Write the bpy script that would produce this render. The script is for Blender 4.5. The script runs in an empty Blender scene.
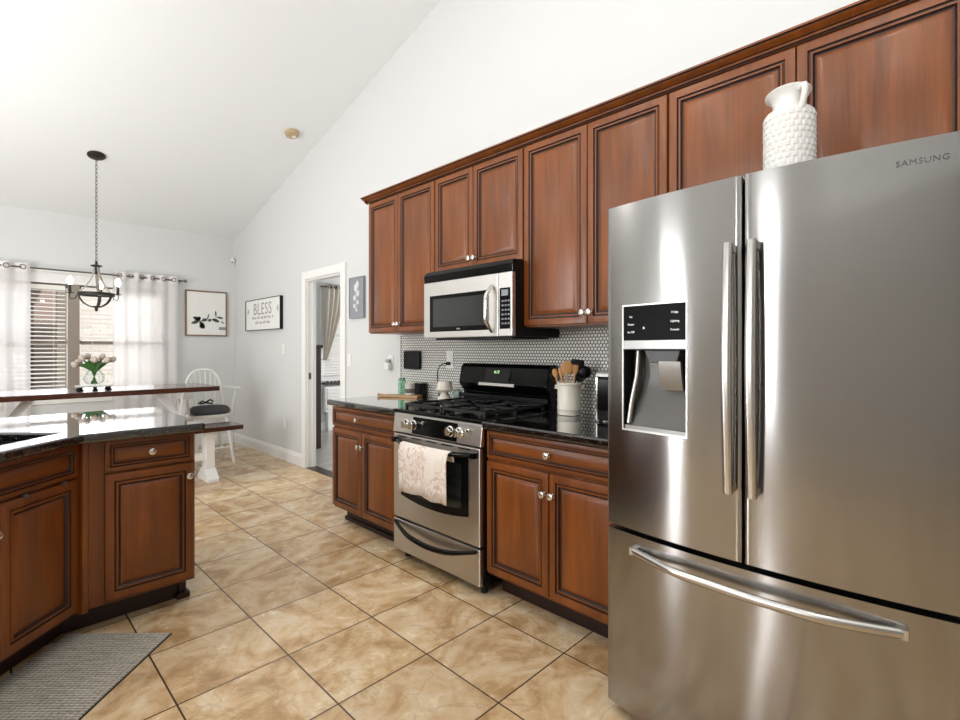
import bpy, bmesh, math, random
from mathutils import Vector, Matrix
random.seed(4)
scn = bpy.context.scene
COL = scn.collection
PI = math.pi

# ------------------------------------------------------------------ camera
cam_d = bpy.data.cameras.new('camera')
cam = bpy.data.objects.new('camera', cam_d)
COL.objects.link(cam)
cam.location = (0, 0, 1.281)
cam.rotation_euler = (PI / 2, 0, -math.radians(45.576))
cam_d.sensor_width = 36
cam_d.lens = 492.7 / 960 * 36
cam_d.shift_y = -10.27 / 960
cam_d.clip_start = 0.05
scn.camera = cam

# ------------------------------------------------------------------ world, sun, area lights, exposure
world = bpy.data.worlds.new('world')
scn.world = world
world.use_nodes = True
bg = world.node_tree.nodes['Background']
bg.inputs[0].default_value = (0.90, 0.95, 1.0, 1)
bg.inputs[1].default_value = 1.0


def lamp(name, kind, loc, target, energy, size=(1, 1), color=(1, 1, 1), angle=None):
    l = bpy.data.lights.new(name, kind)
    l.energy = energy
    l.color = color
    if kind == 'AREA':
        l.shape = 'RECTANGLE'
        l.size, l.size_y = size
    if angle is not None:
        l.angle = angle
    o = bpy.data.objects.new(name, l)
    COL.objects.link(o)
    o.location = loc
    d = Vector(target) - Vector(loc)
    o.rotation_euler = d.to_track_quat('-Z', 'Y').to_euler()
    return o


lamp('sun', 'SUN', (0, 0, 10), (0 - .25, 0 + .62, 10 - .7), 4.0, color=(1, .96, .9), angle=.03)
# nook window daylight, then fill lights added at the left and in the den
lamp('daylight_nook', 'AREA', (0.78, 7.36, 1.42), (0.78, 3, 1.0), 22, (1.6, 1.15), (.97, .98, 1))
lamp('fill_left_window', 'AREA', (-3.3, 1.35, 1.75), (0, 1.6, 1.2), 55, (0.26, 1.2), (.97, .98, 1))  # added light at an unseen window, kept narrow for the refrigerator streak
lamp('fill_left_door', 'AREA', (-3.3, 3.6, 1.2), (0, 3.0, 1.0), 60, (0.34, 2.0), (.97, .98, 1))  # added light at an unseen door, also reflected in the refrigerator
lamp('fill_den', 'AREA', (6.4, 5.2, 1.5), (3.0, 6.0, 1.0), 130, (1.6, 1.4), (.97, .98, 1))  # added to brighten the dark den; no window stands behind it
# added up-facing fill lights, imitating a flash bounced off the vaulted ceiling
lamp('bounce_fill', 'AREA', (-0.6, -0.6, 2.0), (-0.4, 0.3, 5), 92, (2.2, 2.2), (.96, .98, 1))
lamp('bounce_fill_nook', 'AREA', (-1.9, 3.9, 0.95), (-0.6, 4.6, 5), 110, (1.6, 2.4), (.95, .98, 1))
# small recessed ceiling lights, above the frame
for i, (x, y) in enumerate([(-1.4, 0.2), (0.3, 0.2), (-1.4, 2.0), (0.5, 1.9), (-1.3, 4.0)]):
    lamp('recessed_light_%d' % i, 'AREA', (x, y, min(4.55, 2.80 + .268 * (7.25 - y)) - .06), (x, y, 0), 13, (.14, .14), (1, .96, .90))

vs = scn.view_settings
vs.view_transform = 'Standard'
vs.look = 'None'
vs.exposure = -0.06
vs.gamma = 1
vs.use_curve_mapping = False


# ------------------------------------------------------------------ materials
def hexc(s):
    s = s.lstrip('#')
    v = [int(s[i:i + 2], 16) / 255 for i in (0, 2, 4)]
    return tuple(c / 12.92 if c <= .04045 else ((c + .055) / 1.055) ** 2.4 for c in v)


class NT:
    def __init__(s, name):
        s.m = bpy.data.materials.new(name)
        s.m.use_nodes = True
        s.t = s.m.node_tree
        s.b = s.t.nodes['Principled BSDF']
        s.out = s.t.nodes['Material Output']

    def n(s, typ, **kw):
        nd = s.t.nodes.new(typ)
        for k, v in kw.items():
            setattr(nd, k, v)
        return nd

    def l(s, a, b):
        s.t.links.new(a, b)

    def val(s, sock, v):
        if isinstance(v, (int, float)):
            sock.default_value = v
        elif isinstance(v, (tuple, list)):
            sock.default_value = v
        else:
            s.l(v, sock)

    def math(s, op, a, b=None, c=None):
        nd = s.n('ShaderNodeMath', operation=op)
        for i, v in enumerate((a, b, c)):
            if v is not None:
                s.val(nd.inputs[i], v)
        return nd.outputs[0]

    def vec(s, op, a, b=None):
        nd = s.n('ShaderNodeVectorMath', operation=op)
        s.val(nd.inputs[0], a)
        if b is not None:
            s.val(nd.inputs[1], b)
        return nd.outputs[1] if op in ('LENGTH', 'DOT_PRODUCT') else nd.outputs[0]

    def coord(s, which='Object'):
        return s.n('ShaderNodeTexCoord').outputs[which]

    def mapping(s, v, scale=(1, 1, 1), loc=(0, 0, 0)):
        nd = s.n('ShaderNodeMapping')
        s.l(v, nd.inputs[0])
        nd.inputs[1].default_value = loc
        nd.inputs[3].default_value = scale
        return nd.outputs[0]

    def noise(s, v, scale=5, detail=3, rough=.5, dist=0.0, out=0):
        nd = s.n('ShaderNodeTexNoise')
        s.l(v, nd.inputs['Vector'])
        nd.inputs['Scale'].default_value = scale
        nd.inputs['Detail'].default_value = detail
        nd.inputs['Roughness'].default_value = rough
        nd.inputs['Distortion'].default_value = dist
        return nd.outputs[out]

    def ramp(s, f, stops):
        nd = s.n('ShaderNodeValToRGB')
        s.val(nd.inputs[0], f)
        e = nd.color_ramp.elements
        while len(e) < len(stops):
            e.new(.5)
        for el, (p, c) in zip(e, stops):
            el.position = p
            el.color = (*c, 1) if len(c) == 3 else c
        return nd.outputs[0]

    def mix(s, f, a, b):
        nd = s.n('ShaderNodeMix', data_type='RGBA')
        s.val(nd.inputs[0], f)
        for sock, v in ((nd.inputs[6], a), (nd.inputs[7], b)):
            if isinstance(v, tuple) and len(v) == 3:
                v = (*v, 1)
            s.val(sock, v)
        return nd.outputs[2]

    def bump(s, h, strength=.2, dist=.01):
        nd = s.n('ShaderNodeBump')
        nd.inputs['Strength'].default_value = strength
        nd.inputs['Distance'].default_value = dist
        s.l(h, nd.inputs['Height'])
        s.l(nd.outputs[0], s.b.inputs['Normal'])

    def set(s, **kw):
        for k, v in kw.items():
            s.val(s.b.inputs[k.replace('_', ' ')], (*v, 1) if isinstance(v, tuple) and len(v) == 3 else v)
        return s


def plain(name, col, rough=.5, metal=0, var=.06, scale=8, **kw):
    n = NT(name)
    c = hexc(col) if isinstance(col, str) else col
    f = n.noise(n.coord(), scale, 3)
    n.set(Base_Color=n.mix(f, tuple(x * (1 - var) for x in c), tuple(min(1, x * (1 + var)) for x in c)),
          Roughness=rough, Metallic=metal, **kw)
    return n.m


def wood(name, c1, c2, axis='z', rough=.3, coat=.25, fine=16):
    n = NT(name)
    sc = {'z': (fine, fine, 1.1), 'x': (1.1, fine, fine), 'y': (fine, 1.1, fine)}[axis]
    sc2 = {'z': (60, 60, 3), 'x': (3, 60, 60), 'y': (60, 3, 60)}[axis]
    v = n.coord()
    f = n.noise(n.mapping(v, sc), 1.0, 4, .55, .6)
    g = n.noise(n.mapping(v, sc2), 2.0, 2, .5)
    big = n.noise(n.mapping(v, (2, 2, 1)), 1.5, 2)
    m = n.math('ADD', n.math('MULTIPLY', f, .5), n.math('ADD', n.math('MULTIPLY', g, .2), n.math('MULTIPLY', big, .3)))
    n.set(Base_Color=n.ramp(m, [(.32, hexc(c1)), (.68, hexc(c2))]), Roughness=rough, Coat_Weight=coat, Coat_Roughness=.18)
    return n.m


M = {}
M['wood'] = wood('cherry_wood', '#54290a', '#8b4b17', 'z', .36, .08)
M['woodh'] = wood('cherry_wood_horizontal', '#54290a', '#8b4b17', 'x', .36, .08)
M['glaze'] = plain('dark_glaze', '#2a120a', .45)
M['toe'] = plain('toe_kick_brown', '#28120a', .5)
M['table_top'] = wood('table_walnut', '#2c1710', '#4e2a1d', 'x', .2, .6)
M['white_paint'] = plain('white_paint', '#e9e7e3', .42, var=.02)
M['trim'] = plain('trim_white', '#e8e7e4', .4, var=.02)
M['wall'] = plain('wall_paint', '#d2d3d2', .75, var=.012, scale=2)
M['ceiling'] = plain('ceiling_paint', '#e8eaea', .85, var=.012, scale=2)
M['white_gloss'] = plain('white_ceramic', '#d9d7d2', .3, var=.02)
M['cream_gloss'] = plain('cream_ceramic', '#e0d9cc', .3, var=.03)
M['plastic_white'] = plain('white_plastic', '#e4e3df', .35, var=.02)
M['beige_plastic'] = plain('beige_plastic', '#b59f7c', .45, var=.04)
M['black_gloss'] = plain('black_gloss', '#080808', .12, Specular_IOR_Level=.2)
M['black_satin'] = plain('black_satin', '#0d0d0e', .32, Specular_IOR_Level=.25)
M['black_matte'] = plain('black_iron', '#141414', .55)
M['dark_glass'] = plain('dark_glass', '#1b1f1f', .06, Specular_IOR_Level=1.0)
M['chrome'] = plain('chrome', '#d9d7d3', .12, 1, var=.02)
M['nickel'] = plain('satin_nickel', '#d8d4cd', .22, 1, var=.03)
M['bronze'] = plain('dark_bronze', '#33302d', .45, .6)
M['pewter'] = plain('weathered_pewter', '#a09a92', .5, .3, var=.15, scale=30)
M['rod'] = plain('grey_metal', '#6d6b68', .35, .8)
M['spoon'] = wood('spoon_wood', '#b98046', '#d8a468', 'z', .5, 0)
M['board'] = wood('board_wood', '#9a744c', '#c7a377', 'x', .5, 0)
M['espresso'] = wood('espresso_wood', '#21130e', '#38221a', 'z', .4, .2)
M['frame_wood'] = wood('frame_wood', '#6a5038', '#8a6b4c', 'x', .5, 0)
M['greyfab'] = plain('grey_fabric', '#4b4a4c', .95, var=.15, scale=60)
M['drape'] = plain('grey_drape', '#c3bbae', .9, var=.06, scale=20)
M['black_rubber'] = plain('black_rubber', '#0d0d0d', .6)
M['paper'] = plain('art_paper', '#e6e5e1', .8, var=.015)
M['ink'] = plain('grey_ink', '#9a9a98', .8)
M['leaf_ink'] = plain('leaf_ink', '#50574f', .8, var=.25, scale=40)
M['slate'] = plain('slate_board', '#8d9095', .8, var=.08, scale=14)
M['chalk'] = plain('chalk_white', '#d2d3d2', .9)
M['stem'] = plain('leaf_green', '#2f5a1c', .5, var=.25, scale=25)
M['petal'] = plain('tulip_petal', '#b5a79b', .6, var=.1, scale=30)
M['tray'] = plain('pale_tray', '#c9c4ba', .45, var=.06)
M['silver'] = plain('silver_plastic', '#9d9c9a', .32, .7)
M['handle_steel'] = plain('handle_steel', '#bdbab6', .24, 1, var=.02)
M['gunmetal'] = plain('fridge_case', '#57585a', .45, .3)
M['panel_black'] = plain('panel_black', '#050506', .35, Specular_IOR_Level=.08)
M['recess'] = plain('recess_grey', '#5c5a58', .38, .7)


def steel(name, col, rough, aniso=.75, wav=.0, axis='z', rot=0.0):
    n = NT(name)
    v = n.coord()
    sc = (900, 4, 4) if axis == 'x' else (4, 4, 900)
    f = n.noise(n.mapping(v, sc if axis == 'x' else (3, 3, 700)), 1, 2)
    c = hexc(col)
    n.set(Base_Color=n.mix(f, tuple(x * .95 for x in c), tuple(min(1, x * 1.05) for x in c)), Metallic=1,
          Roughness=rough, Anisotropic=aniso, Anisotropic_Rotation=rot)
    tg = n.n('ShaderNodeTangent', direction_type='RADIAL', axis='Z')
    n.l(tg.outputs[0], n.b.inputs['Tangent'])
    if wav:
        w = n.noise(n.mapping(v, (2.2, .2, .7)), 1.6, 1)
        n.bump(w, 1.0, wav)
    return n.m


M['steel'] = steel('brushed_steel', '#c6c3be', .32, .7, rot=.25)
M['steel_fridge'] = steel('brushed_steel_fridge', '#9d9b99', .15, .92, wav=.008, rot=.25)
M['micro_steel'] = steel('microwave_steel', '#e0deda', .42, .5, rot=.25)
M['steel_light'] = steel('brushed_steel_light', '#cfccc7', .3, .5, rot=.25)


def granite():
    n = NT('black_granite')
    v = n.coord()
    vo = n.n('ShaderNodeTexVoronoi')
    n.l(v, vo.inputs['Vector'])
    vo.inputs['Scale'].default_value = 210
    spk = n.math('LESS_THAN', n.noise(v, 150, 2, .6), .37)
    sp2 = n.math('GREATER_THAN', n.noise(v, 95, 2, .6), .655)
    c = n.mix(spk, hexc('#0c0c0d'), hexc('#4d4a46'))
    c = n.mix(sp2, c, hexc('#6b625a'))
    n.set(Base_Color=c, Roughness=.05, Specular_IOR_Level=.9, Coat_Weight=.9, Coat_Roughness=.03)
    return n.m


M['granite'] = granite()


def floor_mat():
    n = NT('travertine_tile')
    S = .41
    v = n.coord()
    p = n.mapping(v, (1 / S, 1 / S, 1), (-.914 / S, -2.023 / S, 0))
    fr = n.vec('FRACTION', p)
    idv = n.vec('FLOOR', p)
    sep = n.n('ShaderNodeSeparateXYZ')
    n.l(fr, sep.inputs[0])
    ax = n.math('ABSOLUTE', n.math('SUBTRACT', sep.outputs[0], .5))
    ay = n.math('ABSOLUTE', n.math('SUBTRACT', sep.outputs[1], .5))
    gr = n.math('GREATER_THAN', n.math('MAXIMUM', ax, ay), .5 - .0032 / S)
    wn = n.n('ShaderNodeTexWhiteNoise', noise_dimensions='2D')
    n.l(idv, wn.inputs['Vector'])
    off = n.vec('MULTIPLY', wn.outputs['Color'], (37, 37, 37))
    q = n.vec('ADD', v, off)
    a = n.noise(q, 3.2, 6, .6, 1.6)
    b = n.noise(q, 11, 5, .65, .8)
    m = n.math('ADD', n.math('MULTIPLY', a, .72), n.math('MULTIPLY', b, .28))
    c = n.ramp(m, [(.30, hexc('#94714c')), (.42, hexc('#b8966c')), (.5, hexc('#ceb088')), (.58, hexc('#dac3a1')), (.72, hexc('#e8dac3'))])
    vein = n.math('ABSOLUTE', n.math('SUBTRACT', n.noise(q, 2.6, 5, .55, 1.2), .5))
    vm = n.math('MULTIPLY', n.math('LESS_THAN', vein, .010), .22)
    c = n.mix(vm, c, hexc('#8a6a48'))
    tint = n.math('ADD', .9, n.math('MULTIPLY', wn.outputs['Value'], .18))
    c = n.vec('MULTIPLY', c, n.vec('MULTIPLY', (1, 1, 1), tint))
    c = n.mix(gr, c, hexc('#4b3a2b'))
    n.set(Base_Color=c, Roughness=n.math('ADD', n.math('MULTIPLY', b, .16), .17), Specular_IOR_Level=.5)
    h = n.math('ADD', n.math('MULTIPLY', n.math('SUBTRACT', 1, gr), 1.0), n.math('MULTIPLY', b, .12))
    n.bump(h, .25, .004)
    return n.m


def penny():
    n = NT('penny_tile')
    s = .0225
    v = n.mapping(n.coord(), (0, 1 / s, 1 / (s * 1.732)))
    def lat(w):
        d = n.vec('MULTIPLY', n.vec('SUBTRACT', n.vec('FRACTION', w), (.5, .5, .5)), (0, 1, 1.732))
        return n.vec('LENGTH', d)
    d = n.math('MINIMUM', lat(v), lat(n.vec('ADD', v, (0, .5, .5))))
    t = n.math('LESS_THAN', d, .415)
    n.set(Base_Color=n.mix(t, hexc('#111111'), hexc('#e2e0da')), Roughness=n.math('SUBTRACT', .7, n.math('MULTIPLY', t, .55)))
    return n.m


def planks(name, c1, c2, w=.13):
    n = NT(name)
    v = n.coord()
    p = n.mapping(v, (1 / w, .7, 1))
    br = n.n('ShaderNodeTexBrick')
    n.l(n.mapping(v, (1, 1, 1)), br.inputs['Vector'])
    br.inputs['Scale'].default_value = 1
    br.inputs['Brick Width'].default_value = 1.2
    br.inputs['Row Height'].default_value = w
    br.inputs['Mortar Size'].default_value = .003
    br.inputs['Color1'].default_value = (*hexc(c1), 1)
    br.inputs['Color2'].default_value = (*hexc(c2), 1)
    br.inputs['Mortar'].default_value = (*hexc('#4a4744'), 1)
    g = n.noise(n.mapping(v, (2, 30, 1)), 1.5, 3)
    n.set(Base_Color=n.mix(n.math('MULTIPLY', g, .35), br.outputs['Color'], hexc('#6d6862')), Roughness=.3)
    return n.m


def brick():
    n = NT('pale_brick')
    br = n.n('ShaderNodeTexBrick')
    sep = n.n('ShaderNodeSeparateXYZ')
    n.l(n.coord(), sep.inputs[0])
    cb = n.n('ShaderNodeCombineXYZ')
    n.l(sep.outputs[0], cb.inputs[0])
    n.l(sep.outputs[2], cb.inputs[1])
    n.l(cb.outputs[0], br.inputs['Vector'])
    br.inputs['Scale'].default_value = 1
    br.inputs['Brick Width'].default_value = .22
    br.inputs['Row Height'].default_value = .075
    br.inputs['Mortar Size'].default_value = .008
    br.inputs['Color1'].default_value = (*hexc('#f2e8e2'), 1)
    br.inputs['Color2'].default_value = (*hexc('#e6d6cd'), 1)
    br.inputs['Mortar'].default_value = (*hexc('#d9cfc8'), 1)
    n.set(Base_Color=br.outputs['Color'], Roughness=.9)
    return n.m


def sheer():
    n = NT('sheer_fabric')
    tr = n.n('ShaderNodeBsdfTransparent')
    tl = n.n('ShaderNodeBsdfTranslucent')
    df = n.n('ShaderNodeBsdfDiffuse')
    tl.inputs[0].default_value = (.92, .90, .90, 1)
    df.inputs[0].default_value = (.90, .88, .88, 1)
    weave = n.noise(n.mapping(n.coord(), (500, 500, 500)), 1, 1)
    m1 = n.n('ShaderNodeMixShader')
    m1.inputs[0].default_value = .5
    n.l(tl.outputs[0], m1.inputs[1])
    n.l(df.outputs[0], m1.inputs[2])
    m2 = n.n('ShaderNodeMixShader')
    n.l(n.math('ADD', .72, n.math('MULTIPLY', weave, .1)), m2.inputs[0])
    n.l(tr.outputs[0], m2.inputs[1])
    n.l(m1.outputs[0], m2.inputs[2])
    n.l(m2.outputs[0], n.out.inputs[0])
    return n.m


def glass(name, tint=(.98, .99, 1), fac=.0, ior=1.45, gain=1.0):
    n = NT(name)
    tr = n.n('ShaderNodeBsdfTransparent')
    tr.inputs[0].default_value = (*tint, 1)
    gl = n.n('ShaderNodeBsdfGlossy')
    gl.inputs['Roughness'].default_value = .02
    fr = n.n('ShaderNodeFresnel')
    fr.inputs[0].default_value = ior
    mx = n.n('ShaderNodeMixShader')
    n.l(n.math('MULTIPLY', n.math('ADD', fr.outputs[0], fac), gain), mx.inputs[0])
    n.l(tr.outputs[0], mx.inputs[1])
    n.l(gl.outputs[0], mx.inputs[2])
    n.l(mx.outputs[0], n.out.inputs[0])
    return n.m


def emit(name, col, strength):
    n = NT(name)
    n.set(Base_Color=(0.8, .8, .8), Emission_Color=col, Emission_Strength=strength)
    return n.m


def mat_weave():
    n = NT('woven_mat')
    v = n.coord()
    mp = n.n('ShaderNodeMapping')
    n.l(v, mp.inputs[0])
    mp.inputs[2].default_value = (0, 0, math.radians(-45))
    v = mp.outputs[0]
    ws = []
    for ax, per in (('X', .013), ('Y', .022)):
        w = n.n('ShaderNodeTexWave', wave_type='BANDS', bands_direction=ax)
        n.l(v, w.inputs['Vector'])
        w.inputs['Scale'].default_value = .314 / per
        w.inputs['Distortion'].default_value = 2.2
        w.inputs['Detail'].default_value = 2
        w.inputs['Detail Scale'].default_value = 3
        ws.append(w.outputs['Fac'])
    big = n.noise(n.mapping(v, (60, 5, 1)), 1.5, 3)
    fine = n.noise(v, 160, 2)
    m = n.math('ADD', n.math('ADD', n.math('MULTIPLY', ws[0], .22), n.math('MULTIPLY', ws[1], .08)), n.math('ADD', n.math('MULTIPLY', big, .35), n.math('MULTIPLY', fine, .35)))
    n.set(Base_Color=n.ramp(m, [(.3, hexc('#6f6a61')), (.5, hexc('#a09b90')), (.7, hexc('#cbc6ba'))]), Roughness=.95)
    n.bump(ws[0], .5, .002)
    return n.m


def towel_mat():
    n = NT('printed_towel')
    v = n.coord()
    q = n.mapping(v, (1, 1, .7))
    a = n.math('ABSOLUTE', n.math('SUBTRACT', n.noise(q, 13, 2, .5, 2.0), .5))
    vein = n.math('LESS_THAN', a, .035)
    b = n.math('GREATER_THAN', n.noise(q, 6, 1), .42)
    c = n.mix(n.math('MULTIPLY', n.math('MULTIPLY', vein, b), .5), hexc('#e6dcd2'), hexc('#b98a74'))
    n.set(Base_Color=c, Roughness=.95)
    n.bump(n.noise(v, 300, 2), .2, .002)
    return n.m


M['floor'] = floor_mat()
M['penny'] = penny()
M['greyfloor'] = planks('grey_plank', '#b3aca5', '#97918b')
M['brick'] = brick()
M['sheer'] = sheer()
M['header'] = plain('curtain_header', '#e3dddb', .9, var=.03)
M['pane'] = glass('window_glass')
M['vase_glass'] = glass('vase_glass', (.97, .985, .98), .0, 1.3, .35)
M['green_glass'] = glass('green_glass', (.62, .9, .74), .04)
M['bulb'] = emit('lit_bulb', (1, .93, .82), 22)
M['digits'] = emit('green_digits', (.45, .9, .2), 1.2)
M['blue_led'] = emit('blue_led', (.1, .35, 1), .9)
M['panel_text'] = emit('panel_text', (.8, .85, .9), .5)
M['mat'] = mat_weave()
M['towel'] = towel_mat()
M['blind'] = plain('blind_slat', '#e8e4dd', .5, var=.02, Transmission_Weight=0.0)
M['porch'] = plain('porch_brown', '#b19c92', .8)  # even brown of the porch wall and roof
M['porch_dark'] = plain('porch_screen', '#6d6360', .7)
M['blue'] = plain('blue_cover', '#3c516f', .8)
M['grass'] = plain('lawn', '#7b8a55', .9, var=.3, scale=10)
M['mug'] = plain('mug_print', '#cfc8bd', .4, var=.02)
M['teal'] = plain('teal_print', '#9fb3ac', .4, var=.3, scale=60)


# ------------------------------------------------------------------ mesh helpers
ROOTM = {}


def thing(name, label, cat, loc=(0, 0, 0), rotz=0.0, group=None):
    o = bpy.data.objects.new(name, None)
    COL.objects.link(o)
    o.empty_display_size = .05
    o.location = loc
    o.rotation_euler = (0, 0, rotz)
    tag(o, label, cat, group)
    ROOTM[o.name] = Matrix.Translation(loc) @ Matrix.Rotation(rotz, 4, 'Z')
    return o


def tag(o, label, cat, group=None, kind=None):
    o['label'] = label
    o['category'] = cat
    if group:
        o['group'] = group
    if kind:
        o['kind'] = kind
    return o


def root_of(o):
    while o.parent:
        o = o.parent
    return o


class MB:
    def __init__(s):
        s.bm = bmesh.new()
        s.mi = 0

    def face(s, vs):
        try:
            f = s.bm.faces.new(vs)
            f.material_index = s.mi
            return f
        except ValueError:
            return None

    def verts(s, pts):
        return [s.bm.verts.new(p) for p in pts]

    def box(s, x0, x1, y0, y1, z0, z1):
        v = s.verts([(x0, y0, z0), (x1, y0, z0), (x1, y1, z0), (x0, y1, z0), (x0, y0, z1), (x1, y0, z1), (x1, y1, z1), (x0, y1, z1)])
        for q in ((3, 2, 1, 0), (4, 5, 6, 7), (0, 1, 5, 4), (1, 2, 6, 5), (2, 3, 7, 6), (3, 0, 4, 7)):
            s.face([v[i] for i in q])
        return s

    def prism(s, poly, a0, a1, axis='z'):
        f = {'z': lambda p, a: (p[0], p[1], a), 'y': lambda p, a: (p[0], a, p[1]), 'x': lambda p, a: (a, p[0], p[1])}[axis]
        A = s.verts([f(p, a0) for p in poly])
        B = s.verts([f(p, a1) for p in poly])
        n = len(poly)
        s.face(A[::-1])
        s.face(B)
        for i in range(n):
            s.face([A[i], A[(i + 1) % n], B[(i + 1) % n], B[i]])
        return s

    def loft(s, rings, cap=True, closed=True):
        R = [s.verts(r) for r in rings]
        n = len(R[0])
        for a, b in zip(R, R[1:]):
            for i in range(n if closed else n - 1):
                s.face([a[i], a[(i + 1) % n], b[(i + 1) % n], b[i]])
        if cap:
            s.face(R[0][::-1])
            s.face(R[-1])
        return s

    def tube(s, pts, r, seg=8, closed=False, cap=True):
        P = [Vector(p) for p in pts]
        n = len(P)
        rs = r if isinstance(r, (list, tuple)) else [r] * n
        rings = []
        up = None
        for i in range(n):
            if closed:
                t = (P[(i + 1) % n] - P[i - 1]).normalized()
            else:
                t = (P[min(i + 1, n - 1)] - P[max(i - 1, 0)]).normalized()
            if up is None:
                up = Vector((0, 0, 1)) if abs(t.z) < .9 else Vector((1, 0, 0))
            a = t.cross(up)
            if a.length < 1e-4:
                a = t.cross(Vector((0, 1, 0)))
            a.normalize()
            b = a.cross(t).normalized()
            up = b
            rings.append([P[i] + a * math.cos(2 * PI * k / seg) * rs[i] + b * math.sin(2 * PI * k / seg) * rs[i] for k in range(seg)])
        if closed:
            rings.append(rings[0])
            R = [s.verts(q) for q in rings[:-1]]
            for i in range(n):
                A, B = R[i], R[(i + 1) % n]
                for k in range(seg):
                    s.face([A[k], A[(k + 1) % seg], B[(k + 1) % seg], B[k]])
        else:
            s.loft(rings, cap)
        return s

    def lathe(s, prof, c=(0, 0, 0), axis='z', seg=24, cap=True):
        def P(r, h, k):
            a = 2 * PI * k / seg
            u, v = r * math.cos(a), r * math.sin(a)
            if axis == 'z':
                return (c[0] + u, c[1] + v, c[2] + h)
            if axis == 'y':
                return (c[0] + u, c[1] + h, c[2] - v)
            return (c[0] + h, c[1] + u, c[2] + v)
        rings = [[P(max(r, 1e-4), h, k) for k in range(seg)] for r, h in prof]
        s.loft(rings, cap)
        return s

    def sphere(s, c, r, seg=16, sq=(1, 1, 1)):
        n = seg // 2
        rings = []
        for i in range(n + 1):
            a = -PI / 2 + PI * i / n
            rr = max(math.cos(a), 1e-3)
            rings.append([(c[0] + r * sq[0] * rr * math.cos(2 * PI * k / seg), c[1] + r * sq[1] * rr * math.sin(2 * PI * k / seg), c[2] + r * sq[2] * math.sin(a)) for k in range(seg)])
        return s.loft(rings)

    def ringpanel(s, x0, x1, z0, z1, rings, mats=None):
        """nested mitred rings on a front facing -y: (inset, depth)"""
        R = [s.verts([(x0 + i, d, z0 + i), (x1 - i, d, z0 + i), (x1 - i, d, z1 - i), (x0 + i, d, z1 - i)]) for i, d in rings]
        for k, (a, b) in enumerate(zip(R, R[1:])):
            s.mi = mats[k] if mats else 0
            for i in range(4):
                s.face([a[i], a[(i + 1) % 4], b[(i + 1) % 4], b[i]])
        s.mi = 0
        s.face(R[-1])
        s.face(R[0][::-1])
        return s

    def add_mesh(s, me, mat):
        vs = [s.bm.verts.new(mat @ v.co) for v in me.vertices]
        for p in me.polygons:
            s.face([vs[i] for i in p.vertices])
        return s

    def build(s, name, mat, parent=None, world=False, smooth=None, bevel=0, bseg=2, origin=True, rot=None, fix=True):
        bm = s.bm
        if rot is not None:
            bmesh.ops.transform(bm, matrix=rot, verts=bm.verts)
        if fix:
            bmesh.ops.recalc_face_normals(bm, faces=bm.faces)
        loc = Vector((0, 0, 0))
        if parent is not None:
            if world:
                bmesh.ops.transform(bm, matrix=ROOTM[root_of(parent).name].inverted(), verts=bm.verts)
        elif origin and len(bm.verts):
            xs = [v.co for v in bm.verts]
            loc = Vector(((min(v.x for v in xs) + max(v.x for v in xs)) / 2, (min(v.y for v in xs) + max(v.y for v in xs)) / 2, min(v.z for v in xs)))
            bmesh.ops.translate(bm, vec=-loc, verts=bm.verts)
        if smooth:
            for f in bm.faces:
                f.smooth = True
            th = math.radians(smooth)
            for e in bm.edges:
                if len(e.link_faces) == 2 and e.calc_face_angle(0) > th:
                    e.smooth = False
        me = bpy.data.meshes.new(name)
        bm.to_mesh(me)
        bm.free()
        for m in (mat if isinstance(mat, (list, tuple)) else [mat]):
            me.materials.append(m)
        o = bpy.data.objects.new(name, me)
        COL.objects.link(o)
        o.location = loc
        if parent is not None:
            o.parent = parent
        else:
            ROOTM[o.name] = Matrix.Translation(loc)
        if bevel:
            md = o.modifiers.new('bevel', 'BEVEL')
            md.width = bevel
            md.segments = bseg
            md.limit_method = 'ANGLE'
            md.angle_limit = math.radians(40)
            md.harden_normals = False
        return o


def bx(*a):
    return MB().box(*a)


def struct(o):
    o['kind'] = 'structure'
    return o


def text_mesh(body, size, extrude=.001, spacing=1.0, align='CENTER'):
    cu = bpy.data.curves.new('txt', 'FONT')
    cu.body = body
    cu.size = size
    cu.extrude = extrude
    cu.space_character = spacing
    cu.align_x = align
    cu.align_y = 'CENTER'
    cu.resolution_u = 3
    o = bpy.data.objects.new('txt', cu)
    COL.objects.link(o)
    dg = bpy.context.evaluated_depsgraph_get()
    me = bpy.data.meshes.new_from_object(o.evaluated_get(dg))
    bpy.data.objects.remove(o)
    bpy.data.curves.remove(cu)
    return me


# text frame: facing -y (reading left to right along +x) at (x, y, z)
def txt_front(x, y, z):
    return Matrix.Translation((x, y, z)) @ Matrix.Rotation(PI / 2, 4, 'X')


def copy_tree(o, parent=None):
    c = o.copy()
    COL.objects.link(c)
    c.parent = parent
    if o.name in ROOTM:
        ROOTM[c.name] = ROOTM[o.name].copy()
    for ch in list(o.children):
        copy_tree(ch, c)
    return c


# ================================================================== SETTING
XW, YF = 2.50, 7.22
XL, YB = -3.2, -3.5
WT = .09


def ceil_z(y):
    return 2.80 + .268 * (7.25 - y)


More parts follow.
